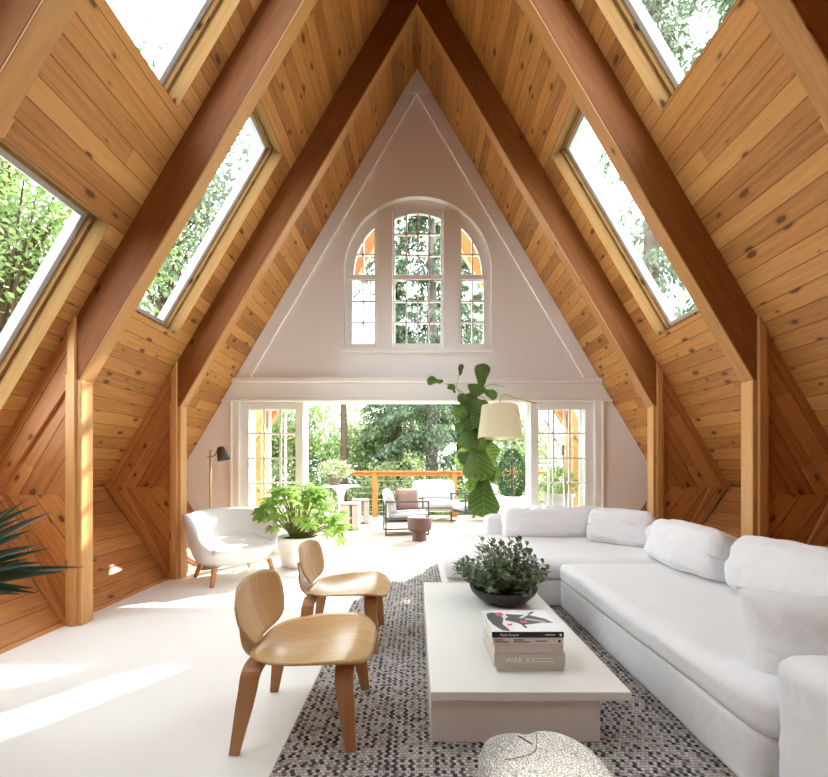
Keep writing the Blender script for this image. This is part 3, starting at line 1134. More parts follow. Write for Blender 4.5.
# stump stool ----------------------------------------------------------------
r = thing('stump_stool', 'white crackled tree stump stool in front of the coffee table', 'stool', (.325, 1.01, .0145))


def lobes(t):
    return 1 + .055 * math.cos(4 * (t - .80)) + .02 * math.cos(3 * t + .5) - .09 * math.exp(-((t - 1.66) / .16) ** 2) - .05 * math.exp(-((t - 4.5) / .2) ** 2)


mb = MB()
prof = [(0, 0), (.165, 0), (.176, .02), (.172, .15), (.178, .33), (.177, .39), (.168, .415), (.146, .429), (.10, .435), (.05, .437), (0, .437)]
mb.lathe(prof, 96, rfun=lobes)
me = mb.me()
for v in me.vertices:
    s = mnoise.noise(v.co * 9) * .006
    if v.co.z > .05:
        v.co.x *= 1 + s * 3
        v.co.y *= 1 + s * 3
        v.co.z += s * .8
obj('trunk', me, M['stump'], r, smooth=True)


def top_z(p):
    rr_ = math.hypot(p.x, p.y) / lobes(math.atan2(p.y, p.x))
    z_ = float(np.interp(rr_, [0, .05, .10, .146, .168, .177], [.437, .437, .435, .429, .415, .39]))
    return z_ + mnoise.noise(Vector((p.x, p.y, z_)) * 9) * .006 * .8


mb = MB()
for pts in ([(-.040, .120), (-.034, .110), (-.027, .098), (-.020, .087), (-.012, .075)], [(.014, .128), (.010, .11), (.005, .09), (-.002, .07), (-.010, .048), (-.03, .035), (-.05, .028), (-.075, .022), (-.10, .02)]):
    for (x0, y0), (x1, y1) in zip(pts, pts[1:]):
        d_ = Vector((x1 - x0, y1 - y0, 0)).normalized()
        q_ = Vector((-d_.y, d_.x, 0)) * (.0022 if len(pts) == 5 else .0009)
        a_, b_ = Vector((x0, y0, 0)), Vector((x1, y1, 0))
        v_ = [a_ - q_, b_ - q_, b_ + q_, a_ + q_]
        mb.add([p_ + Vector((0, 0, .42)) for p_ in v_] + [p_ + Vector((0, 0, top_z(p_) + .0008)) for p_ in v_], [(3, 2, 1, 0), (4, 5, 6, 7), (0, 1, 5, 4), (1, 2, 6, 5), (2, 3, 7, 6), (3, 0, 4, 7)])
obj('fissure', mb.me(), simple('dark wood split', (.05, .042, .035), .9, .1), r)
# moulded plywood chairs ------------------------------------------------------
def grid_me(fn, nu, nv):
    V = [fn(i / nu, j / nv) for i in range(nu + 1) for j in range(nv + 1)]
    Fc = [(i * (nv + 1) + j, (i + 1) * (nv + 1) + j, (i + 1) * (nv + 1) + j + 1, i * (nv + 1) + j + 1) for i in range(nu) for j in range(nv)]
    return mesh('grid', V, Fc)


def solid(me, t):
    bm = bmesh.new()
    bm.from_mesh(me)
    bmesh.ops.recalc_face_normals(bm, faces=bm.faces)
    bmesh.ops.solidify(bm, geom=bm.faces[:], thickness=t)
    bmesh.ops.recalc_face_normals(bm, faces=bm.faces)
    bm.to_mesh(me)
    bm.free()
    me.update()
    return me


def disk_map(a, b, n=2.7):
    """square [-1,1]^2 -> superellipse disk"""
    m = max(abs(a), abs(b))
    if m < 1e-9:
        return 0.0, 0.0
    k = m / (abs(a) ** n + abs(b) ** n) ** (1 / n)
    return a * k, b * k


def lcw_seat(u, v):
    a, b = -1 + 2 * u, -1 + 2 * v         # a: rear..front, b: side
    x, y = disk_map(a, b, 3.6)
    w = .285 * (1 - .24 * max(0, -x) ** 1.5)
    X, Y = .275 * x, w * y
    z = .378
    z += .030 * abs(y) ** 2.2 * (1 - .5 * max(0, x))            # turned up sides
    z += -.018 * (1 - y * y) * math.exp(-((x + .25) / .5) ** 2)    # dished
    z += .022 * max(0, -x - .45) ** 1.2 * 2.0                     # rear lift
    z += -.075 * max(0, x - .55) ** 1.7 * 2.0                     # waterfall front
    z += .020 * x
    return (X, Y, z)


def lcw_back(u, v):
    a, b = -1 + 2 * u, -1 + 2 * v
    y, zz_ = disk_map(a, b, 3.3)
    w = .268 * (1 - .24 * max(0, -zz_))
    Y = w * y
    Zl = .135 * zz_
    X = .055 * abs(y) ** 2 - .04 * zz_ + .02 * zz_ * zz_ - .02
    return (X, Y, .548 + Zl)


def strip_me(path, widths, thick, wdir=Vector((1, 0, 0))):
    path = [Vector(p) for p in path]
    V, Fc = [], []
    for i, p in enumerate(path):
        d = (path[min(i + 1, len(path) - 1)] - path[max(i - 1, 0)]).normalized()
        n_ = d.cross(wdir).normalized()
        w = widths[i] / 2
        for sx, sn in ((-1, -1), (1, -1), (1, 1), (-1, 1)):
            V.append(p + wdir * sx * w + n_ * sn * thick / 2)
    for i in range(len(path) - 1):
        for k in range(4):
            k2 = (k + 1) % 4
            Fc.append((i * 4 + k, i * 4 + k2, i * 4 + 4 + k2, i * 4 + 4 + k))
    Fc.append((3, 2, 1, 0))
    e = (len(path) - 1) * 4
    Fc.append((e, e + 1, e + 2, e + 3))
    me = mesh('strip', V, Fc)
    bm = bmesh.new()
    bm.from_mesh(me)
    bmesh.ops.recalc_face_normals(bm, faces=bm.faces)
    bm.to_mesh(me)
    bm.free()
    return me


def bez(pts, n=16):
    out = []
    m = len(pts) - 1
    for i in range(n + 1):
        t = i / n
        q = [Vector(p) for p in pts]
        while len(q) > 1:
            q = [q[j].lerp(q[j + 1], t) for j in range(len(q) - 1)]
        out.append(q[0])
    return out


def lcw(label, loc, rz=0.0):
    c = thing('plywood_lounge_chair', label, 'chair', loc, rz, group='moulded plywood lounge chairs')
    obj('seat', solid(grid_me(lcw_seat, 22, 24), .011), M['ply'], c, smooth=True, grain=(1, 0, 0), loc=(.04, 0, 0))
    me = solid(grid_me(lcw_back, 22, 16), .010)
    obj('backrest', me, M['ply'], c, smooth=True, grain=(0, 0, 1), loc=(-.255, 0, 0))
    # spine: under the seat, sweeping back and up behind the backrest
    path = [Vector((.05, 0, .345)), Vector((-.1, 0, .342))] + bez([(-.17, 0, .340), (-.315, 0, .335), (-.30, 0, .42), (-.285, 0, .50), (-.297, 0, .56)], 18)
    wd = [.20, .19] + [.17 + .02 * math.cos(k / 18 * 2 * PI) for k in range(19)]
    obj('spine', strip_me(path, wd, .011, Vector((0, 1, 0))), M['ply'], c, smooth=False, grain=(0, 0, 1))
    for fx, top, lean, wt in ((.205, .345, .035, .085), (-.205, .335, -.045, .09)):
        for s in (-1, 1):
            foot = Vector((fx + lean * 1.0, s * .235, 0))
            knee = Vector((fx, s * .205, top - .075))
            bend = [knee, Vector((fx - lean * .1, s * .20, top)), Vector((fx - lean * .15, s * .12, top))]
            pts = [foot, foot.lerp(knee, .35), foot.lerp(knee, .7)] + bez(bend, 8) + [Vector((fx - lean * .15, s * .004, top))]
            wds = [.042, .055, .070] + [.076 + .012 * k / 8 for k in range(9)] + [.09]
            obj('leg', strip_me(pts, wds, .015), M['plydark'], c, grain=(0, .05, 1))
    return c


lcw('moulded plywood lounge chair nearest the camera, at the rug edge', (-.515, 1.91, .0))
lcw('moulded plywood lounge chair farther back, nearer the white armchair', (-.505, 2.79, .0))

# white armchair --------------------------------------------------------------
r = thing('armchair', 'white upholstered armchair with curved shell and short wooden legs', 'armchair', (-2.02, 4.42, 0), math.radians(-43))


def rim_h(p):
    a = abs(p)
    # p: angle from the back centre (0) to the front (pi)
    pts = [(0, .745), (.55, .735), (.95, .705), (1.25, .725), (1.55, .715), (1.85, .60), (2.15, .43), (2.5, .345), (PI, .335)]
    for (a0, h0), (a1, h1) in zip(pts, pts[1:]):
        if a <= a1:
            t = (a - a0) / (a1 - a0)
            t = t * t * (3 - 2 * t)
            return h0 + (h1 - h0) * t
    return pts[-1][1]


def shell_pt(p, t):
    """t 0..1: bottom centre -> outside -> rim -> inside -> seat centre"""
    h = rim_h(p)
    ax, ay = .37, .455                                   # half depth / half width
    flare = 1 + .10 * math.exp(-((abs(p) - 1.4) / .35) ** 2)
    cx_, cy_ = -math.cos(p), math.sin(p)
    k = (abs(cx_) ** 2.4 + abs(cy_) ** 2.4) ** (-1 / 2.4)
    rxx, ryy = cx_ * k * ax, cy_ * k * ay
    th = .075 if h > .5 else .06
    stations = [(0.0, .0, .175), (.12, .55, .165), (.25, .80, .185), (.42, .92, .30), (.58, 1.0 * flare, h - .05), (.63, 1.005 * flare, h - .012), (.67, .955 * flare, h), (.71, .885 * flare, h - .014), (.76, .86 * flare, h - .06), (.88, .76, .33), (1.0, 0, .325)]
    for s0, s1 in zip(stations, stations[1:]):
        if t <= s1[0] + 1e-9:
            q = (t - s0[0]) / (s1[0] - s0[0])
            rr = s0[1] + (s1[1] - s0[1]) * q
            z = s0[2] + (s1[2] - s0[2]) * q
            break
    back = .06 * max(0, z - .3) * max(0, -cx_)
    return (rxx * rr - back, ryy * rr, z)


ts = [0, .06, .12, .18, .25, .33, .42, .5, .58, .605, .63, .65, .67, .69, .71, .735, .76, .82, .88, .94, 1.0]
NP = 64
V, Fc = [], []
for t in ts:
    for k in range(NP):
        V.append(shell_pt(-PI + 2 * PI * k / NP, t))
for i in range(len(ts) - 1):
    for k in range(NP):
        k2 = (k + 1) % NP
        Fc.append((i * NP + k, i * NP + k2, (i + 1) * NP + k2, (i + 1) * NP + k))
me = mesh('shell', V, Fc)
bm = bmesh.new()
bm.from_mesh(me)
bmesh.ops.remove_doubles(bm, verts=bm.verts, dist=1e-4)
for _ in range(3):
    bmesh.ops.smooth_vert(bm, verts=bm.verts, factor=.5, use_axis_x=True, use_axis_y=True, use_axis_z=True)
bmesh.ops.recalc_face_normals(bm, faces=bm.faces)
bm.to_mesh(me)
bm.free()
obj('shell', me, M['boucle'], r, smooth=True)
me = soft_box(.58, .66, .085, .04, .012, 12, .006, 2)
for v in me.vertices:
    v.co.z += -.02 * (v.co.x / .29)
obj('seat_cushion', me, M['boucle'], r, smooth=True, loc=(.075, 0, .368))
for fx, fy, ox, oy in ((.23, .29, .035, .04), (.23, -.29, .035, -.04), (-.24, .25, -.05, .05), (-.24, -.25, -.05, -.05)):
    obj('leg', MB().tube([(fx, fy, .185), (fx + ox, fy + oy, 0)], [.030, .021], 16).me(), M['leg'], r, smooth=False)

# sectional sofa ---------------------------------------------------------------
r = thing('sectional_sofa', 'large white slipcovered L-shaped sofa along the right wall', 'sofa', (1.9, 3.2, .0))
SO = Vector(r.location)


def sofa_part(name, x0, x1, y0, y1, z0, z1, rad, puff, n_=18, wr=.006, seed=0., puffs=None):
    me = soft_box(x1 - x0, y1 - y0, z1 - z0, rad, puff, n_, wr, seed, puffs=puffs)
    return obj(name, me, M['sofa'], r, smooth=True, loc=Vector(((x0 + x1) / 2, (y0 + y1) / 2, (z0 + z1) / 2)) - SO)


ZS = .015
sofa_part('seat_base', 1.215, 2.42, 1.40, 3.42, ZS, .255, .025, .004, 20, .006, 1)
sofa_part('seat_base', .25, 2.42, 3.40, 4.92, ZS, .255, .03, .004, 20, .006, 2)
sofa_part('seat_cushion', 1.20, 2.28, 1.38, 3.42, .235, .40, .06, .008, 26, .007, 3, (.012, .004, .015))
sofa_part('seat_cushion', .24, 2.28, 3.385, 4.80, .235, .415, .06, .008, 26, .007, 4, (.006, .012, .015))
sofa_part('backrest', 2.22, 2.47, 1.15, 4.93, .03, .64, .06, .01, 24, .006, 5)
sofa_part('backrest', .82, 2.46, 4.72, 4.95, .03, .64, .06, .01, 20, .006, 6)
sofa_part('arm', 1.225, 2.46, 1.13, 1.385, ZS, .565, .055, .012, 22, .008, 7)


def cushion(name, label, w, h, t, loc, rz, rx, seed, group=None, wr=.012):
    me = pillow_mesh(w, h, t, 24, wr, seed)
    o = obj(name, me, M['pillow'], None, smooth=True, loc=loc)
    o.rotation_euler = (rx, 0, rz)
    tag(o, label, 'cushion', group)
    return o


def back_cushion(label, w, h, t, loc, rz, rx, seed, n_=20):
    me = soft_box(w, t, h, .07, .03, n_ + 6, .016, seed, puffs=(.004, .045, .008), wscale=6)
    # slump: corners drop a little
    for v in me.vertices:
        e = abs(v.co.x) / (w / 2)
        if v.co.z > 0:
            v.co.z -= .025 * e ** 4
    o = obj('back_cushion', me, M['pillow'], None, smooth=True, loc=loc)
    o.rotation_euler = (rx, 0, rz)
    tag(o, label, 'cushion', 'white cushions along the sofa back')
    return o


# long bolster on the far back
back_cushion('longest white cushion, on the far back of the sofa below the lamp shade', 1.22, .36, .22, (1.60, 4.60, .575), 0, math.radians(-12), 1, 24)
back_cushion('slouching white cushion in the far inner corner of the sofa', .62, .36, .22, (2.11, 4.15, .585), math.radians(-42), math.radians(-14), 4)
back_cushion('white back cushion second from the sofa corner', .78, .36, .24, (2.12, 3.12, .58), math.radians(-90), math.radians(-16), 8)
back_cushion('white back cushion nearest the sofa arm, behind the square cushion', .80, .37, .24, (2.11, 2.20, .585), math.radians(-90), math.radians(-14), 12)
cushion('throw_pillow', 'square white scatter cushion leaning against the sofa arm', .60, .35, .25, (1.61, 1.55, .53), math.radians(-20), math.radians(-8), 3.3, wr=.02)

# lamps --------------------------------------------------------------------------
r = thing('floor_lamp', 'slim brass floor lamp with dark cone shade behind the white armchair', 'floor lamp', (-2.50, 4.84, 0))
obj('base', MB().lathe([(0, 0), (.13, 0), (.13, .012), (.02, .02), (0, .02)], 32).me(), M['bronze'], r, smooth=False)
obj('pole', MB().tube([(0, 0, .015), (0, 0, 1.42)], .011, 10).me(), M['brass'], r, smooth=True)
obj('arm', MB().tube([(-.035, 0, 1.33), (.0, 0, 1.335), (.06, -.01, 1.35), (.10, -.02, 1.425), (.15, -.03, 1.43)], .006, 8).me(), M['bronze'], r, smooth=True)
hd = MB().lathe([(.0, .0), (.03, 0), (.045, -.02), (.075, -.165), (.068, -.165), (.04, -.02), (0, -.012)], 28).me()
hd.transform(Matrix.Translation((.135, -.03, 1.455)) @ Matrix.Rotation(math.radians(-16), 4, 'Y'))
obj('lamp_shade', hd, M['bronze'], r, smooth=True)

r = thing('floor_lamp', 'tall jointed metal floor lamp with big cream shade behind the sofa', 'floor lamp', (1.90, 5.10, 0))
LA = Vector(r.location)
obj('base', MB().lathe([(0, 0), (.15, 0), (.15, .015), (.02, .022), (0, .022)], 32).me(), M['steel'], r)
obj('pole', MB().tube([(0, 0, .02), at(566, 505, 5.1) - LA, at(562.5, 449, 5.1) - LA], .012, 10).me(), M['steel'], r, smooth=True)
obj('boom', MB().tube([at(562.5, 452, 5.1) - LA, at(535, 402, 5.0) - LA], .009, 10).me(), M['steel'], r, smooth=True)
obj('arm', MB().tube([at(536, 403, 5.0) - LA, at(518, 399, 4.97) - LA, at(505, 394.5, 4.95) - LA, at(501, 396, 4.95) - LA, at(500, 402, 4.95) - LA, at(500, 412, 4.95) - LA], .008, 10).me(), M['brass'], r, smooth=True)
obj('tail', MB().tube([at(500, 396, 4.95) - LA, at(495, 383, 4.95) - LA], .004, 8).me(), M['steel'], r)
obj('joint', MB().tube([at(562.5, 445, 5.08) - LA, at(562.5, 455, 5.08) - LA], .022, 12).me(), M['steel'], r)
sh = MB()
c0, c1 = at(500, 405.5, 4.95) - LA, at(500, 438, 4.95) - LA
n_ = 48
for (c, rad) in ((c0, .222), (c1, .275), (c1, .268), (c0, .215)):
    for k in range(n_):
        t = 2 * PI * k / n_
        sh.v.append((c.x + rad * math.cos(t), c.y + rad * math.sin(t), c.z))
for i in range(4):
    for k in range(n_):
        k2 = (k + 1) % n_
        j = (i + 1) % 4
        sh.f.append((i * n_ + k, i * n_ + k2, j * n_ + k2, j * n_ + k))
obj('lamp_shade', sh.me(), M['shade'], r, smooth=False)
obj('finial', MB().tube([at(500, 412, 4.95) - LA, at(500, 420, 4.95) - LA], .02, 10).me(), M['brass'], r)

# fatsia in a white pot --------------------------------------------------------------
r = thing('potted_plant', 'bright green lobed-leaf plant in white pot beside the armchair', 'plant', (-1.46, 4.92, 0))
prof = [(0, 0), (.17, 0), (.195, .012), (.225, .15), (.245, .34), (.247, .365), (.235, .368), (.225, .345), (.21, .33), (0, .33)]
obj('pot', MB().lathe(prof, 48).me(), M['ceramic'], r, smooth=True)
obj('soil', MB().lathe([(0, .325), (.215, .325), (.2, .336), (0, .34)], 24).me(), M['soil'], r)
lm, sm = MB(), MB()
rn = random.Random(11)


def palmate(mb, p, d, up, R, rn, lobes_=8):
    """palmate leaf: lobes fan out from p; d is the outward leaf direction"""
    d = d.normalized()
    s = d.cross(up)
    if s.length < 1e-3:
        s = Vector((1, 0, 0))
    s.normalize()
    n_ = s.cross(d).normalized()
    b0 = len(mb.v)
    for k in range(lobes_):
        a = (-1 + 2 * k / (lobes_ - 1)) * 2.15
        ln = R * (1 - .34 * (abs(a) / 2.15) ** 1.5) * rn.uniform(.9, 1.1)
        dd = d * math.cos(a) + s * math.sin(a)
        ss = -d * math.sin(a) + s * math.cos(a)
        w = ln * .26
        droop = .22 * ln
        q = [p, p + dd * ln * .35 + ss * w * .42 - n_ * droop * .02, p + dd * ln * .65 + ss * w * .62 - n_ * droop * .3, p + dd * ln - n_ * droop,
             p + dd * ln * .65 - ss * w * .62 - n_ * droop * .3, p + dd * ln * .35 - ss * w * .42 - n_ * droop * .02, p + dd * ln * .62 - n_ * (droop * .2 - w * .1)]
        mb.add(q, [(0, 1, 6), (1, 2, 6), (2, 3, 6), (3, 4, 6), (4, 5, 6), (5, 0, 6)])


def fat_leaf(tip, R, out):
    base = Vector((tip.x * .16 + rn.uniform(-.03, .03), tip.y * .16 + rn.uniform(-.03, .03), .33))
    c = base.lerp(tip, .55) + Vector((0, 0, .09))
    path = bez([base, c, tip], 6)
    sm.tube(path, [.007, .0065, .006, .0055, .005, .0045, .004], 5)
    d = Vector((out.x, out.y, rn.uniform(-.55, .15)))
    palmate(lm, tip, d, Vector((0, 0, 1)) + Vector((rn.uniform(-.5, .5), rn.uniform(-.7, .1), 0)), R, rn)


for k in range(80):
    a = rn.uniform(0, 2 * PI)
    e = rn.uniform(.12, 1.35)
    rad = .40 * math.cos(e) + .03
    tip = Vector((rad * math.cos(a) - .02, rad * math.sin(a) * .72, .47 + .50 * math.sin(e) * rn.uniform(.8, 1.08)))
    fat_leaf(tip, rn.uniform(.13, .185), Vector((math.cos(a), math.sin(a) - .3, 0)))
# trailing branch to the right
for k in range(14):
    t = rn.uniform(0, 1)
    tip = Vector((.34 + .27 * t, -.05 + rn.uniform(-.14, .1), .60 - .22 * abs(t - .3) + rn.uniform(-.16, .12)))
    fat_leaf(tip, rn.uniform(.11, .15), Vector((1, -.4, -.3)))
obj('stems', sm.me(), M['stem'], r)
obj('foliage', lm.me(), M['fatsia'], r, smooth=True)

# fiddle leaf fig --------------------------------------------------------------------
FY = 5.24
r = thing('fiddle_leaf_fig', 'tall big-leaved fig tree in round white planter at sofa end', 'plant', (at(473, 500, FY).x, FY, 0))
LF = Vector(r.location)
prof = [(0, 0), (.15, 0), (.175, .01), (.22, .18), (.235, .36), (.225, .50), (.205, .555), (.195, .56), (.19, .55), (.2, .49), (.0, .48)]
obj('planter', MB().lathe(prof, 48).me(), M['ceramic'], r, smooth=True)
obj('soil', MB().lathe([(0, .475), (.195, .475), (.18, .49), (0, .495)], 24).me(), simple('pale moss', (.36, .31, .18), .95, .1, var=.3), r)
tr = [at(473, 520, FY), at(479, 490, FY), at(484, 465, FY), at(481, 440, FY), at(474, 420, FY), at(471, 400, FY), at(476, 390, FY), at(484, 387, FY)]
obj('trunk', MB().tube([p - LF for p in tr], [.018, .016, .014, .012, .010, .008, .006, .004], 8).me(), M['barkgrey'], r, smooth=True)
tw = MB()
for a in (((471, 402), (462, 392), (450, 385), (441, 382)), ((471, 400), (462, 396), (456, 388), (459, 374)), ((484, 387), (492, 384), (500, 386), (505, 387)), ((474, 400), (464, 402), (456, 412), (453, 418)),
          ((476, 395), (484, 398), (490, 408), (493, 414))):
    tw.tube([at(x, y, FY - .05) - LF for x, y in a], [.005, .004, .003, .002], 6)
obj('twigs', tw.me(), M['stem'], r)
lm = MB()
rn = random.Random(5)


def figmat():
    t = NT('broad fig leaf')
    geo = t.n('ShaderNodeNewGeometry')
    rnd = geo.outputs['Random Per Island']
    sp = t.n('ShaderNodeSeparateXYZ')
    t.l(t.n('ShaderNodeUVMap').outputs[0], sp.inputs[0])
    u, q = sp.outputs[0], t.math('ABSOLUTE', sp.outputs[1])
    ph = t.math('FRACT', t.math('SUBTRACT', t.math('MULTIPLY', u, 7.0), t.math('MULTIPLY', q, 1.7)))
    d = t.math('ABSOLUTE', t.math('SUBTRACT', ph, 0.5))
    vein = t.math('SUBTRACT', 1.0, t.math('DIVIDE', d, 0.13), clamp=True)
    mid = t.math('SUBTRACT', 1.0, t.math('DIVIDE', q, 0.07), clamp=True)
    v = t.math('MAXIMUM', vein, mid)
    base = t.mix(rnd, (0.055, 0.115, 0.022), (0.17, 0.275, 0.06))
    base = t.mix(t.math('MULTIPLY', d, 0.9), base, tuple((0.02, 0.055, 0.01)))
    col = t.mix(t.math('MULTIPLY', v, 0.38), base, (0.30, 0.40, 0.13))
    p = t.n('ShaderNodeBsdfPrincipled')
    t.l(col, p.inputs['Base Color'])
    p.inputs['Roughness'].default_value = .4
    b = t.n('ShaderNodeBump')
    b.inputs['Strength'].default_value = .8
    b.inputs['Distance'].default_value = .01
    t.l(t.math('SUBTRACT', 0.0, v), b.inputs['Height'])
    t.l(b.outputs[0], p.inputs['Normal'])
    tr = t.n('ShaderNodeBsdfTranslucent')
    t.l(t.mix(1.0, col, (1.0, 1.0, .7), 'MULTIPLY'), tr.inputs[0])
    mx = t.n('ShaderNodeMixShader')
    mx.inputs[0].default_value = .4
    t.l(p.outputs[0], mx.inputs[1])
    t.l(tr.outputs[0], mx.inputs[2])
    t.l(mx.outputs[0], t.out.inputs[0])
    return t.m


FIG_UV = []


def broad_leaf(mb, base, tip, W, face, cup=.12, wave=.02, n_=22):
    d = tip - base
    L = d.length
    d.normalize()
    s = d.cross(face).normalized()
    nrm = s.cross(d).normalized()
    b0 = len(mb.v)
    px_ = [0, .08, .22, .38, .55, .72, .86, .95, 1.0]
    pw = [.05, .34, .50, .62, .84, 1.0, .93, .62, .10]
    ph = rn.uniform(0, 6)
    qs = (-1, -.75, -.5, -.25, 0, .25, .5, .75, 1)
    for i in range(n_ + 1):
        t = i / n_
        w0 = float(np.interp(t, px_, pw))
        for q in qs:
            w = w0 * W / 2 * q
            zoff = cup * W * (abs(q) ** 1.5) * .8 + wave * math.sin(ph + t * 9 + q * 2.4) * q * q - .10 * L * (t * t)
            zoff += .0045 * math.sin((t * 8 - abs(q) * 1.6) * 2 * PI) * min(1, abs(q) * 3) * (L / .3)
            zoff -= .010 * math.exp(-abs(q) * 9)
            p = base + d * L * t + s * w + nrm * zoff
            mb.v.append(tuple(p))
    for i in range(n_):
        for j in range(8):
            a = b0 + i * 9 + j
            mb.f.append((a, a + 1, a + 10, a + 9))
            for (di, dj) in ((0, 0), (0, 1), (1, 1), (1, 0)):
                FIG_UV.append(((i + di) / n_, qs[j + dj]))


LEAVES = [  # base px, tip px, width px, depth offset
    ((443, 382), (427, 380), 9, -.05), ((460, 376), (462, 364), 5, -.05), ((455, 393), (449, 384), 8, -.03), ((481, 388), (483, 363), 14, -.04),
    ((476, 392), (460, 401), 14, -.1), ((473, 398), (478, 384), 17, -.12), ((482, 388), (497, 396), 9, -.08), ((474, 400), (482, 412), 17, -.2),
    ((470, 402), (456, 416), 15, -.16), ((470, 404), (472, 428), 20, -.24), ((476, 408), (484, 428), 17, -.2), ((471, 418), (458, 432), 14, -.1),
    ((472, 420), (466, 447), 20, -.22), ((476, 422), (480, 448), 19, -.26), ((478, 420), (492, 442), 18, .10), ((480, 432), (462, 470), 22, .08),
    ((482, 436), (495, 462), 22, .12), ((477, 440), (478, 478), 27, -.28), ((480, 446), (491, 480), 20, -.1), ((476, 450), (459, 462), 18, .06),
    ((481, 468), (470, 492), 13, -.04), ((482, 466), (500, 478), 14, .08), ((483, 478), (484, 516), 27, -.30), ((480, 484), (473, 505), 14, -.15), ((484, 482), (492, 512), 18, -.2),
    ((472, 412), (463, 426), 14, -.2), ((482, 455), (489, 486), 16, .05), ((470, 398), (461, 411), 12, -.05)]
for (a, b_, w, dy) in LEAVES:
    base, tip = at(a[0], a[1], FY + dy * .3), at(b_[0], b_[1], FY + dy)
    W = w / F * FY * 1.15
    face = Vector((rn.uniform(-.45, .45), -1, rn.uniform(.0, .6)))
    broad_leaf(lm, base - LF, tip - LF, W, face, rn.uniform(-.25, .2), .015)
me = lm.me()
uvl = me.uv_layers.new(name='UVMap')
for i_, uv_ in enumerate(FIG_UV):
    uvl.data[i_].uv = uv_
obj('foliage', me, figmat(), r, smooth=True)

# dark sword-leaf plant at the left edge ----------------------------------------------
PY = 1.92
r = thing('potted_plant', 'dark sword-leaved plant at the left edge by the rib', 'plant', (-2.33, PY - .02, 0))
LP = Vector(r.location)
obj('pot', MB().lathe([(0, 0), (.14, 0), (.16, .02), (.19, .40), (.18, .41), (.17, .39), (0, .38)], 36).me(), M['ceramic'], r, smooth=True)
obj('soil', MB().lathe([(0, .375), (.17, .375), (.15, .39), (0, .395)], 20).me(), M['soil'], r)
obj('stem', MB().tube([(0, 0, .38), (.02, 0, .5), (.0, 0, .66)], .022, 8).me(), M['bark'], r)
lm = MB()
rn = random.Random(9)


def sword(mb, base, tip, W, face, sag=.05):
    d = tip - base
    L = d.length
    d.normalize()
    s = d.cross(face).normalized()
    nrm = s.cross(d).normalized()
    b0 = len(mb.v)
    prof = [.55, .85, 1.0, .92, .7, .4, .05]
    for i, w in enumerate(prof):
        t = i / 6
        off = sag * 4 * t * (1 - t) * nrm
        for q in (-1, 0, 1):
            mb.v.append(tuple(base + d * L * t + s * W / 2 * w * q + off - nrm * (W * .18 * w if q == 0 else 0)))
    for i in range(6):
        for j in (0, 1):
            a = b0 + i * 3 + j
            mb.f.append((a, a + 1, a + 4, a + 3))


SW = [((-40, 560), (52, 512), 17, -.05, .9), ((-30, 575), (63, 572), 14, -.1, .5), ((-30, 556), (84, 567), 10, .1, .7), ((-30, 545), (24, 517), 12, 0, .8), ((-25, 540), (10, 513), 8, .05, .8),
      ((-30, 570), (40, 545), 17, -.12, 1), ((-30, 562), (50, 548), 8, .1, .4), ((-30, 580), (33, 588), 12, .05, .6), ((-30, 588), (20, 594), 10, -.15, .5), ((-30, 550), (32, 530), 12, .05, .7), ((-20, 530), (4, 490), 7, .0, .8), ((-30, 572), (45, 562), 12, 0, .8)]
for (a, b_, w, dy, fz) in SW:
    tip = at(b_[0], b_[1], PY + dy)
    cen = Vector((-2.33, PY - .02, .645 + (568 - a[1]) * .0012))
    sword(lm, cen - LP + Vector((.02, 0, 0)), tip - LP, w / F * PY * 1.0, Vector((.1, -1, fz)), .035)
for k in range(12):
    tip = at(rn.uniform(2, 50), rn.uniform(495, 598), PY + rn.uniform(-.15, .2))
    sword(lm, Vector((.0, 0, .645 + rn.uniform(-.05, .04))), tip - LP, rn.uniform(.04, .075), Vector((rn.uniform(-.3, .3), -1, rn.uniform(.2, 1))), rn.uniform(.0, .05))
for k in range(16):
    a = rn.uniform(PI * .62, PI * 1.6)
    e = rn.uniform(-.2, 1.1)
    ln = rn.uniform(.22, .32)
    tip = Vector((ln * math.cos(a) * math.cos(e) * .9, ln * math.sin(a) * math.cos(e), .65 + ln * math.sin(e)))
    sword(lm, Vector((0, 0, .645)), tip, .05, Vector((0, -.6, .8)), .03)
obj('foliage', lm.me(), M['blade'], r, smooth=True)

# ----------------------------------------------------------------------------
# THE DECK
# ----------------------------------------------------------------------------
DZ = -.015
r = thing('deck_railing', 'orange timber railing along the far edge of the deck', 'railing', (0.9, 10.0, DZ))
rl = MB().box(-2.52, 2.85, -.09, .09, 1.10, 1.145)
obj('top_rail', bevel_me(rl.me(), .006, 1), M['orangewood'], r, grain=(1, 0, 0))
obj('under_rail', MB().box(-2.5, 2.84, -.02, .02, 1.01, 1.10).me(), M['orangewood'], r, grain=(1, 0, 0))
for x in (-1.95, .03, 2.0):
    obj('post', bbox(x - .06, x + .06, -.06, .06, 0, 1.10, .006), M['orangewood'], r, grain=(0, 0, 1))
for k in range(6):
    z = .12 + .155 * k
    obj('cable', MB().tube([(-2.5, 0, z), (2.84, 0, z)], .006, 5).me(), M['steel'], r)


def tulip_table():
    r = thing('pedestal_table', 'round white pedestal table on the deck with a clay pot on it', 'table', (at(341, 500, 8.5).x, 8.5, DZ))
    obj('tabletop', MB().lathe([(0, .815), (.36, .815), (.40, .828), (.40, .835), (.38, .845), (0, .845)], 40).me(), M['table'], r, smooth=False)
    obj('pedestal', MB().lathe([(0, 0), (.25, 0), (.25, .012), (.12, .05), (.07, .18), (.055, .40), (.065, .62), (.11, .74), (.20, .80), (.30, .8155), (0, .8155)], 36).me(), M['table'], r, smooth=True)


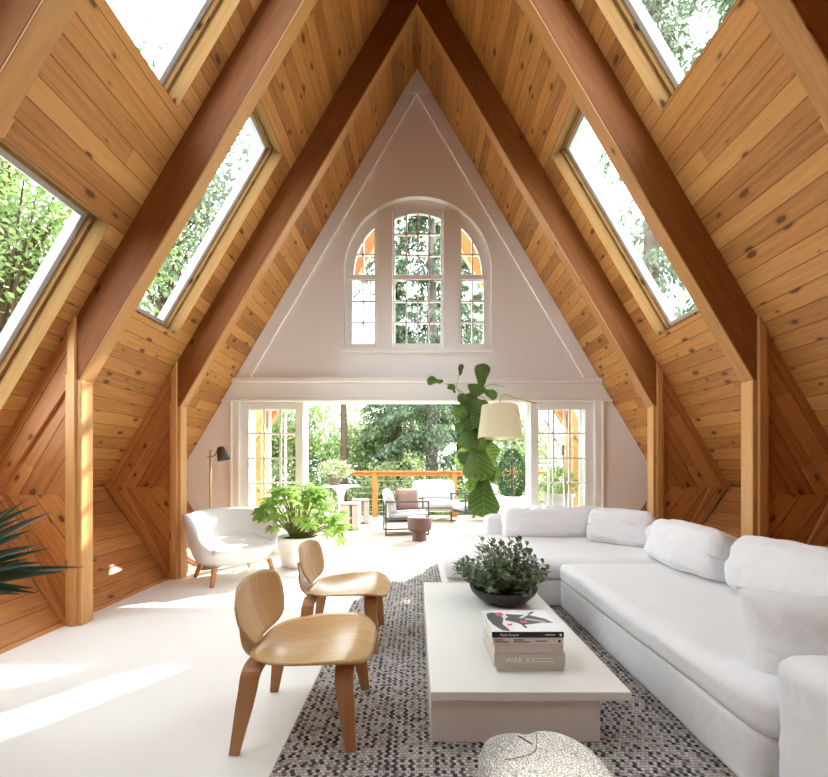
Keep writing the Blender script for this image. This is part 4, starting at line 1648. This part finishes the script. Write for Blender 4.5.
tulip_table()
TX = at(341, 500, 8.5).x
r = thing('potted_plant', 'pale spreading plant in a taupe clay pot on the round deck table', 'plant', (at(335, 480, 8.5).x, 8.45, DZ + .846))
obj('pot', MB().lathe([(0, 0), (.105, 0), (.11, .07), (.125, .075), (.15, .2), (.165, .205), (.17, .235), (.155, .235), (.14, .2), (0, .195)], 32).me(), M['clay'], r, smooth=False)
rn2 = np.random.default_rng(4)


def bush_leaves(n, center, rad, L, W, r_=rn2, shell=.35, droop=0.0):
    th = r_.uniform(0, 2 * PI, n)
    cz = r_.uniform(-1, 1, n)
    rr = (shell + (1 - shell) * r_.uniform(0, 1, n)) ** .5
    s = np.sqrt(1 - cz ** 2)
    dirs = np.stack([s * np.cos(th), s * np.sin(th), cz], 1)
    P = np.array(center) + dirs * rr[:, None] * np.array(rad)
    D = dirs + r_.normal(0, .7, (n, 3)) + np.array([0, 0, -droop])
    N = dirs * .6 + r_.normal(0, .6, (n, 3)) + np.array([0, 0, .5])
    return leaf_quads(P, D, N, r_.uniform(.7, 1.3, n) * L, r_.uniform(.7, 1.3, n) * W)


V = bush_leaves(420, (0.02, 0, .34), (.32, .28, .17), .11, .035)
obj('foliage', np_quads('f', V, 420), M['herb'], r)

for lab, px, Y, rzz in (('pale ribbed deck stool nearest the house, right of the table leg', 350, 7.95, .0), ('pale ribbed deck stool farther off, toward the railing post', 360.5, 8.85, .15), ('pale ribbed deck stool behind the table, nearest the door', 323, 9.0, .3)):
    s = thing('deck_stool', lab, 'stool', (at(px, 500, Y).x, Y, DZ), rzz, group='pale stools around the deck table')
    obj('seat', bbox(-.19, .19, -.19, .19, .49, .53, .015, 3), M['concrete'], s)
    for k in range(2):
        obj('side_panel', bbox(-.185 if k == 0 else .06, .03 if k == 0 else .185, -.18, .18, 0, .49, .03, 3), M['concrete'], s)


def lounge(label, loc, rz, sc=1.0, mauve=True):
    """metal framed outdoor armchair facing +x locally"""
    c = thing('outdoor_armchair', label, 'armchair', loc, rz, group='metal framed deck seats')
    c.scale = (sc, sc, sc)
    W_, D_ = .34, .40
    for s in (-1, 1):
        mb = MB()
        t = .014
        y = s * W_
        mb.box(-D_, D_, y - t, y + t, 0, 2 * t).box(-D_, D_, y - t, y + t, .62 - 2 * t, .62).box(-D_, -D_ + 2 * t, y - t, y + t, 0, .62).box(D_ - 2 * t, D_, y - t, y + t, 0, .62)
        mb.box(-D_, D_, y - t, y + t, .30, .30 + 1.5 * t)
        obj('side_frame', mb.me(), M['charcoal'], c)
    obj('seat_frame', MB().box(-D_, D_, -W_, W_, .235, .26).me(), M['charcoal'], c)
    obj('seat_cushion', soft_box(.76, .62, .15, .05, .015, 8, .004), M['outcushion'], c, smooth=True, loc=(.03, 0, .335))
    o = obj('back_cushion', soft_box(.16, .62, .46, .06, .02, 8, .004, 3), M['outcushion'], c, smooth=True, loc=(-.30, 0, .58))
    o.rotation_euler = (0, math.radians(-14), 0)
    return c


lounge('metal framed deck armchair left of the mauve drum table', (at(405, 500, 7.35).x, 7.55, DZ), math.radians(8), 1.0)
p = obj('throw_pillow', pillow_mesh(.48, .42, .14, 10, .003), M['mauvecloth'], None, smooth=True, loc=(at(405, 507, 7.2).x + .04, 7.44, .62))
p.rotation_euler = (math.radians(-14), 0, math.radians(20))
tag(p, 'mauve ribbed pillow standing on the deck armchair', 'cushion')
lounge('dark framed deck armchair right of the fig leaves', (at(478, 500, 8.4).x, 8.9, DZ), math.radians(200), 1.05)
# deck bench sofa
s = thing('outdoor_sofa', 'low grey cushioned bench sofa in front of the deck railing', 'sofa', (at(434, 500, 9.3).x, 9.35, DZ), 0)
mb = MB()
for x in (-.62, .56):
    for y in (-.35, .3):
        mb.box(x, x + .05, y, y + .05, 0, .60 if y > 0 else .30)
mb.box(-.62, .61, -.35, .35, .24, .30).box(-.62, .61, .3, .34, .55, .60)
obj('frame', mb.me(), M['greyrib'], s)
obj('seat_cushion', soft_box(1.16, .70, .17, .05, .02, 10, .004), M['outcushion'], s, smooth=True, loc=(0, -.02, .39))
o = obj('back_cushion', soft_box(.98, .18, .46, .06, .03, 10, .004, 2), M['outcushion'], s, smooth=True, loc=(0, .24, .68))
o.rotation_euler = (math.radians(-12), 0, 0)
# mauve drum table
r = thing('drum_side_table', 'mauve drum shaped side table on a narrower foot on deck', 'side table', (at(419.5, 500, 6.72).x, 6.72, DZ))
obj('drum', MB().lathe([(0, .15), (.13, .15), (.19, .175), (.205, .22), (.205, .385), (.20, .395), (.19, .39), (.185, .37), (0, .37)], 44).me(), M['mauve'], r, smooth=True)
obj('foot', MB().lathe([(0, 0), (.125, 0), (.125, .012), (.115, .15), (0, .15)], 36).me(), M['mauve'], r, smooth=False)
tr_ = obj('book', bbox(-.12, .10, -.08, .09, 0, .03, .003), M['covwhite'], None, loc=(at(419.5, 500, 6.72).x, 6.72, DZ + .3705))
tag(tr_, 'pale book lying on the mauve drum table', 'book')

# conical shrub in a white tub
r = thing('potted_shrub', 'dense dark conical shrub in white tub on the deck behind the lamp', 'shrub', (at(512, 500, 8.0).x, 8.0, DZ))
obj('tub', MB().lathe([(0, 0), (.24, 0), (.30, .62), (.33, .63), (.33, .66), (.28, .66), (.27, .6), (0, .58)], 32).me(), M['ceramic'], r, smooth=False)
n = 2600
tt = rng.uniform(0, 1, n) ** 1.15
th = rng.uniform(0, 2 * PI, n)
rad = .27 * np.sin(np.clip(tt * .93 + .07, 0, 1) * PI) ** .6 * rng.uniform(.75, 1.05, n)
P = np.stack([rad * np.cos(th), rad * np.sin(th), .62 + .95 * tt], 1)
D = np.stack([np.cos(th), np.sin(th), rng.uniform(0, 1.2, n)], 1) + rng.normal(0, .4, (n, 3))
V = leaf_quads(P, D, rng.normal(0, 1, (n, 3)), rng.uniform(.04, .08, n), rng.uniform(.02, .035, n))
obj('foliage', np_quads('f', V, n), M['shrubm'], r)
obj('stem', MB().tube([(0, 0, .58), (0, 0, 1.4)], .02, 6).me(), M['bark'], r)

# flower pot seen through the right door
r = thing('potted_plant', 'leafy plant in grey pot on the deck outside the right door', 'plant', (at(559, 500, 7.0).x, 7.0, DZ))
obj('pot', MB().lathe([(0, 0), (.2, 0), (.25, .72), (.27, .72), (.27, .78), (.23, .78), (.22, .7), (0, .68)], 32).me(), simple('grey clay', (.35, .33, .31), .8, .2), r, smooth=False)
V = bush_leaves(500, (0, 0, .95), (.30, .28, .25), .12, .05)
obj('foliage', np_quads('f', V, 500), M['decid'], r)
rn = random.Random(2)
mb = MB()
for k in range(7):
    a = rn.uniform(0, 6.28)
    p1 = Vector((.25 * math.cos(a), .2 * math.sin(a), rn.uniform(1.3, 1.75)))
    mb.tube([(0, 0, .7), p1 * .5 + Vector((0, 0, .45)), p1], .006, 5)
obj('stems', mb.me(), M['stem'], r)
V = np.concatenate([bush_leaves(60, (.25 * math.cos(k), .2 * math.sin(k), 1.3 + .07 * k), (.09, .09, .12), .07, .035) for k in range(7)])
obj('flower_spikes', np_quads('f', V, 420), M['decid2'], r)

# ----------------------------------------------------------------------------
# THE GROUND AND THE TREES
# ----------------------------------------------------------------------------
bm = bmesh.new()
bmesh.ops.create_grid(bm, x_segments=60, y_segments=60, size=45)
for v in bm.verts:
    v.co.z = -2.4 + mnoise.noise(v.co * .12) * .7 + max(0, v.co.y - 2) * .03
    v.co.y += 18
me = bpy.data.meshes.new('gr')
bm.to_mesh(me)
bm.free()
obj('ground', me, M['groundm'], kind='structure')


def ground_z(x, y):
    return -2.6


def broadleaf_tree(label, x, y, h, crown_c, crown_r, n, mat, L=.12, trunk=.14, seed=1, bark='bark', nclust=60, kind='broadleaf_tree', lean=(0, 0), group='trees beyond the deck'):
    g = np.random.default_rng(seed)
    rr = random.Random(seed)
    t = thing(kind, label, 'tree', (x, y, ground_z(x, y)), group=group)
    gz = ground_z(x, y)
    mb = MB()
    top = Vector((lean[0], lean[1], h - gz))
    pts = [Vector((0, 0, 0)), top * .3 + Vector((.04, .02, 0)), top * .6 + Vector((-.05, 0, 0)), top * .9]
    mb.tube(pts, [trunk, trunk * .85, trunk * .65, trunk * .2], 10)
    cc = np.array([crown_c[0], crown_c[1], crown_c[2] - gz])
    V = []
    br = mb
    per = n // nclust
    for k in range(nclust):
        d = g.normal(0, 1, 3)
        d /= np.linalg.norm(d)
        c = cc + d * np.array(crown_r) * g.uniform(.25, 1.0)
        base = Vector((0, 0, 0)).lerp(top, min(.88, max(.25, (c[2] - .3 * abs(d[0]) * crown_r[0]) / top.z * .85)))
        br.tube([base, base.lerp(Vector(c), .55) + Vector((0, 0, .12)), Vector(c)], [trunk * .28, trunk * .15, .008], 4, cap=False)
        s = min(crown_r) * g.uniform(.20, .42)
        P = c + g.normal(0, 1, (per, 3)) * np.array([s, s, s * .55])
        D = g.normal(0, 1, (per, 3)) + np.array([0, 0, -.5])
        N = g.normal(0, .7, (per, 3)) + np.array([0, 0, .8])
        V.append(leaf_quads(P, D, N, g.uniform(.7, 1.3, per) * L, g.uniform(.45, .75, per) * L))
    obj('trunk', br.me(), M[bark], t, smooth=True)
    obj('foliage', np_quads('f', np.concatenate(V), per * nclust), M[mat], t)
    return t


def conifer(label, x, y, h, z0, R, mat, seed=1, trunk=.2, whorls=16, bpw=6, per=130, L=.16, group='trees beyond the deck', bark='bark', top_r=.25, ivy=0):
    g = np.random.default_rng(seed)
    gz = ground_z(x, y)
    t = thing('conifer_tree', label, 'tree', (x, y, gz), group=group)
    mb = MB()
    mb.tube([(0, 0, 0), (.02, 0, (h - gz) * .5), (0, 0, h - gz)], [trunk, trunk * .75, .03], 10)
    br = mb
    V = []
    for w in range(whorls):
        f = w / max(1, whorls - 1)
        z = z0 - gz + (h - z0) * f
        rad = R * (1 - f) + top_r * f
        for k in range(bpw):
            a = g.uniform(0, 2 * PI)
            ln = rad * g.uniform(.6, 1.1)
            zz_ = z + g.uniform(-.2, .2)
            ts_ = np.linspace(0, 1, 7)
            pts = [Vector((math.cos(a) * ln * q, math.sin(a) * ln * q, zz_ + .15 * ln * q - .42 * ln * q * q)) for q in ts_]
            br.tube(pts, [.022 * (1 - .85 * q) for q in ts_], 4, cap=False)
            q = g.uniform(.12, 1.0, per)
            lat = g.normal(0, .13, per) * ln * (1.15 - q) + g.normal(0, .05, per)
            P = np.stack([math.cos(a) * ln * q - math.sin(a) * lat, math.sin(a) * ln * q + math.cos(a) * lat, zz_ + .15 * ln * q - .42 * ln * q * q - np.abs(g.normal(0, .12, per))], 1)
            D = np.stack([math.cos(a) * .5 + g.normal(0, .5, per), math.sin(a) * .5 + g.normal(0, .5, per), -g.uniform(.3, 1.3, per)], 1)
            N = g.normal(0, 1, (per, 3))
            V.append(leaf_quads(P, D, N, g.uniform(.6, 1.4, per) * L, g.uniform(.25, .45, per) * L))
    V = np.concatenate(V)
    obj('trunk', br.me(), M[bark], t, smooth=True)
    obj('foliage', np_quads('f', V, len(V) // 4), M[mat], t)
    if ivy:
        th = g.uniform(0, 2 * PI, ivy)
        zz_ = g.uniform(2.2, 2.2 + 4.4, ivy)
        rr = trunk * 1.05 + g.uniform(0, .1, ivy)
        P = np.stack([rr * np.cos(th), rr * np.sin(th), zz_], 1)
        D = np.stack([np.cos(th) * .4, np.sin(th) * .4, -np.ones(ivy)], 1) + g.normal(0, .4, (ivy, 3))
        N = np.stack([np.cos(th), np.sin(th), np.full(ivy, .4)], 1) + g.normal(0, .3, (ivy, 3))
        obj('ivy', np_quads('i', leaf_quads(P, D, N, g.uniform(.07, .12, ivy), g.uniform(.06, .1, ivy)), ivy), M['conifl'], t)
    return t


# seen through the left skylights
broadleaf_tree('bright leafy tree filling the lower left skylight', -7.0, 6.8, 8.5, (0, 0, 5.2), (2.6, 2.4, 3.0), 16000, 'decid', .10, .16, 21, nclust=90)
broadleaf_tree('airy pale tree behind the second left skylight', -7.6, 12.0, 13.5, (0.3, 0, 8.6), (3.0, 2.5, 4.4), 12000, 'conifl', .17, .16, 22, nclust=90)
# seen through the right skylights
conifer('grey conifer with thick trunk outside the right skylights', 5.6, 9.6, 15, 3.4, 2.2, 'conifl', 31, .22, 18, 5, 120, .17, bark='barkgrey', top_r=.6)
conifer('tall dark conifer outside the upper right skylight', 7.2, 8.4, 16, 4.5, 3.0, 'conif', 32, .2, 18, 6, 130, .17, top_r=.8)
# straight ahead
broadleaf_tree('tall straight trunked tree behind the deck table', -2.45, 13.2, 14, (0, 1.0, 10.5), (2.2, 2.0, 3.2), 9000, 'conifl', .16, .13, 41, nclust=70)
conifer('big ivy clad conifer at the middle of the deck view', .52, 14.5, 17, 2.6, 2.9, 'conif', 42, .24, 22, 6, 150, .2, bark='barkgrey', top_r=1.0, ivy=900)
conifer('slender dark conifer left of the ivy clad trunk', -.75, 16.2, 9.5, 1.6, 1.9, 'conif', 43, .14, 16, 6, 130, .19)
conifer('dark conifer close behind the ivy clad trunk on its right', 1.7, 16.0, 12.5, 1.2, 2.2, 'conif', 44, .16, 18, 6, 130, .19)
conifer('grey green conifer far back on the right of the deck view', 3.4, 19.0, 13, .5, 2.6, 'conifl', 45, .16, 16, 6, 130, .22)
broadleaf_tree('bright bushy tree at the left of the deck view', -4.4, 14.6, 4.2, (0, 0, 2.0), (1.9, 1.6, 2.3), 10000, 'decid', .15, .1, 51, nclust=70)
broadleaf_tree('pale leafy tree behind the deck table', -2.2, 17.5, 4.2, (0, 0, 1.6), (2.3, 1.6, 2.3), 10000, 'decid2', .17, .1, 52, nclust=70)
broadleaf_tree('light green shrub beyond the railing, left of the middle', -1.2, 13.6, 1.6, (0, 0, .0), (1.6, 1.1, 1.6), 7000, 'decid2', .12, .06, 53, nclust=60)
broadleaf_tree('light green shrub beyond the railing behind the bench sofa', 1.4, 13.0, 1.5, (0, 0, -.2), (1.6, 1.0, 1.5), 7000, 'decid', .12, .06, 54, nclust=60)
broadleaf_tree('leafy shrub beyond the railing behind the conical shrub', 3.3, 13.4, 3.4, (0, 0, 1.2), (1.4, 1.2, 2.0), 8000, 'decid2', .13, .08, 55, nclust=60)
broadleaf_tree('leafy tree outside the left door panes', -5.6, 12.6, 5.0, (0, 0, 2.2), (1.6, 1.4, 2.6), 8000, 'decid2', .14, .1, 56, nclust=60)
broadleaf_tree('broad leafy tree in the far centre background', 0.2, 25, 9.5, (0, 0, 4.2), (4.8, 2.2, 5.0), 14000, 'decid2', .24, .16, 57, nclust=110)

# ----------------------------------------------------------------------------
# LIGHT
# ----------------------------------------------------------------------------
w = bpy.data.worlds.new('World')
scene.world = w
w.use_nodes = True
nt = w.node_tree
nt.nodes.clear()
wo = nt.nodes.new('ShaderNodeOutputWorld')
bg = nt.nodes.new('ShaderNodeBackground')
bg.inputs[0].default_value = (0.84, 0.93, 1.0, 1)
bg.inputs[1].default_value = 1.0
nt.links.new(bg.outputs[0], wo.inputs[0])

sd = Vector((.77, 1.09, 1.0)).normalized()
sun = bpy.data.lights.new('sun', 'SUN')
sun.energy = 2.3
sun.angle = math.radians(0.9)
sun.color = (1.0, .95, .87)
so = bpy.data.objects.new('sun', sun)
COL.objects.link(so)
so.rotation_euler = sd.to_track_quat('Z', 'Y').to_euler()
so.location = (8, 12, 12)

# ----------------------------------------------------------------------------
# CAMERA
# ----------------------------------------------------------------------------
cam = bpy.data.cameras.new('camera')
co = bpy.data.objects.new('camera', cam)
COL.objects.link(co)
co.location = (0, 0, H)
co.rotation_euler = (PI / 2, 0, 0)
cam.sensor_width = 36
cam.lens = F / 828 * 36
cam.shift_x = -(CX - 414) / 828
cam.shift_y = (CY - 388.5) / 828
cam.clip_start = .05
scene.camera = co

vs = scene.view_settings
vs.view_transform = 'Standard'
vs.look = 'None'
vs.exposure = 3.24
vs.gamma = 1.0
vs.use_curve_mapping = False
try:
    scene.cycles.use_denoising = True
    scene.cycles.max_bounces = 10
    scene.cycles.diffuse_bounces = 6
    scene.cycles.transparent_max_bounces = 16
    scene.cycles.sample_clamp_indirect = 6.0
except Exception:
    pass
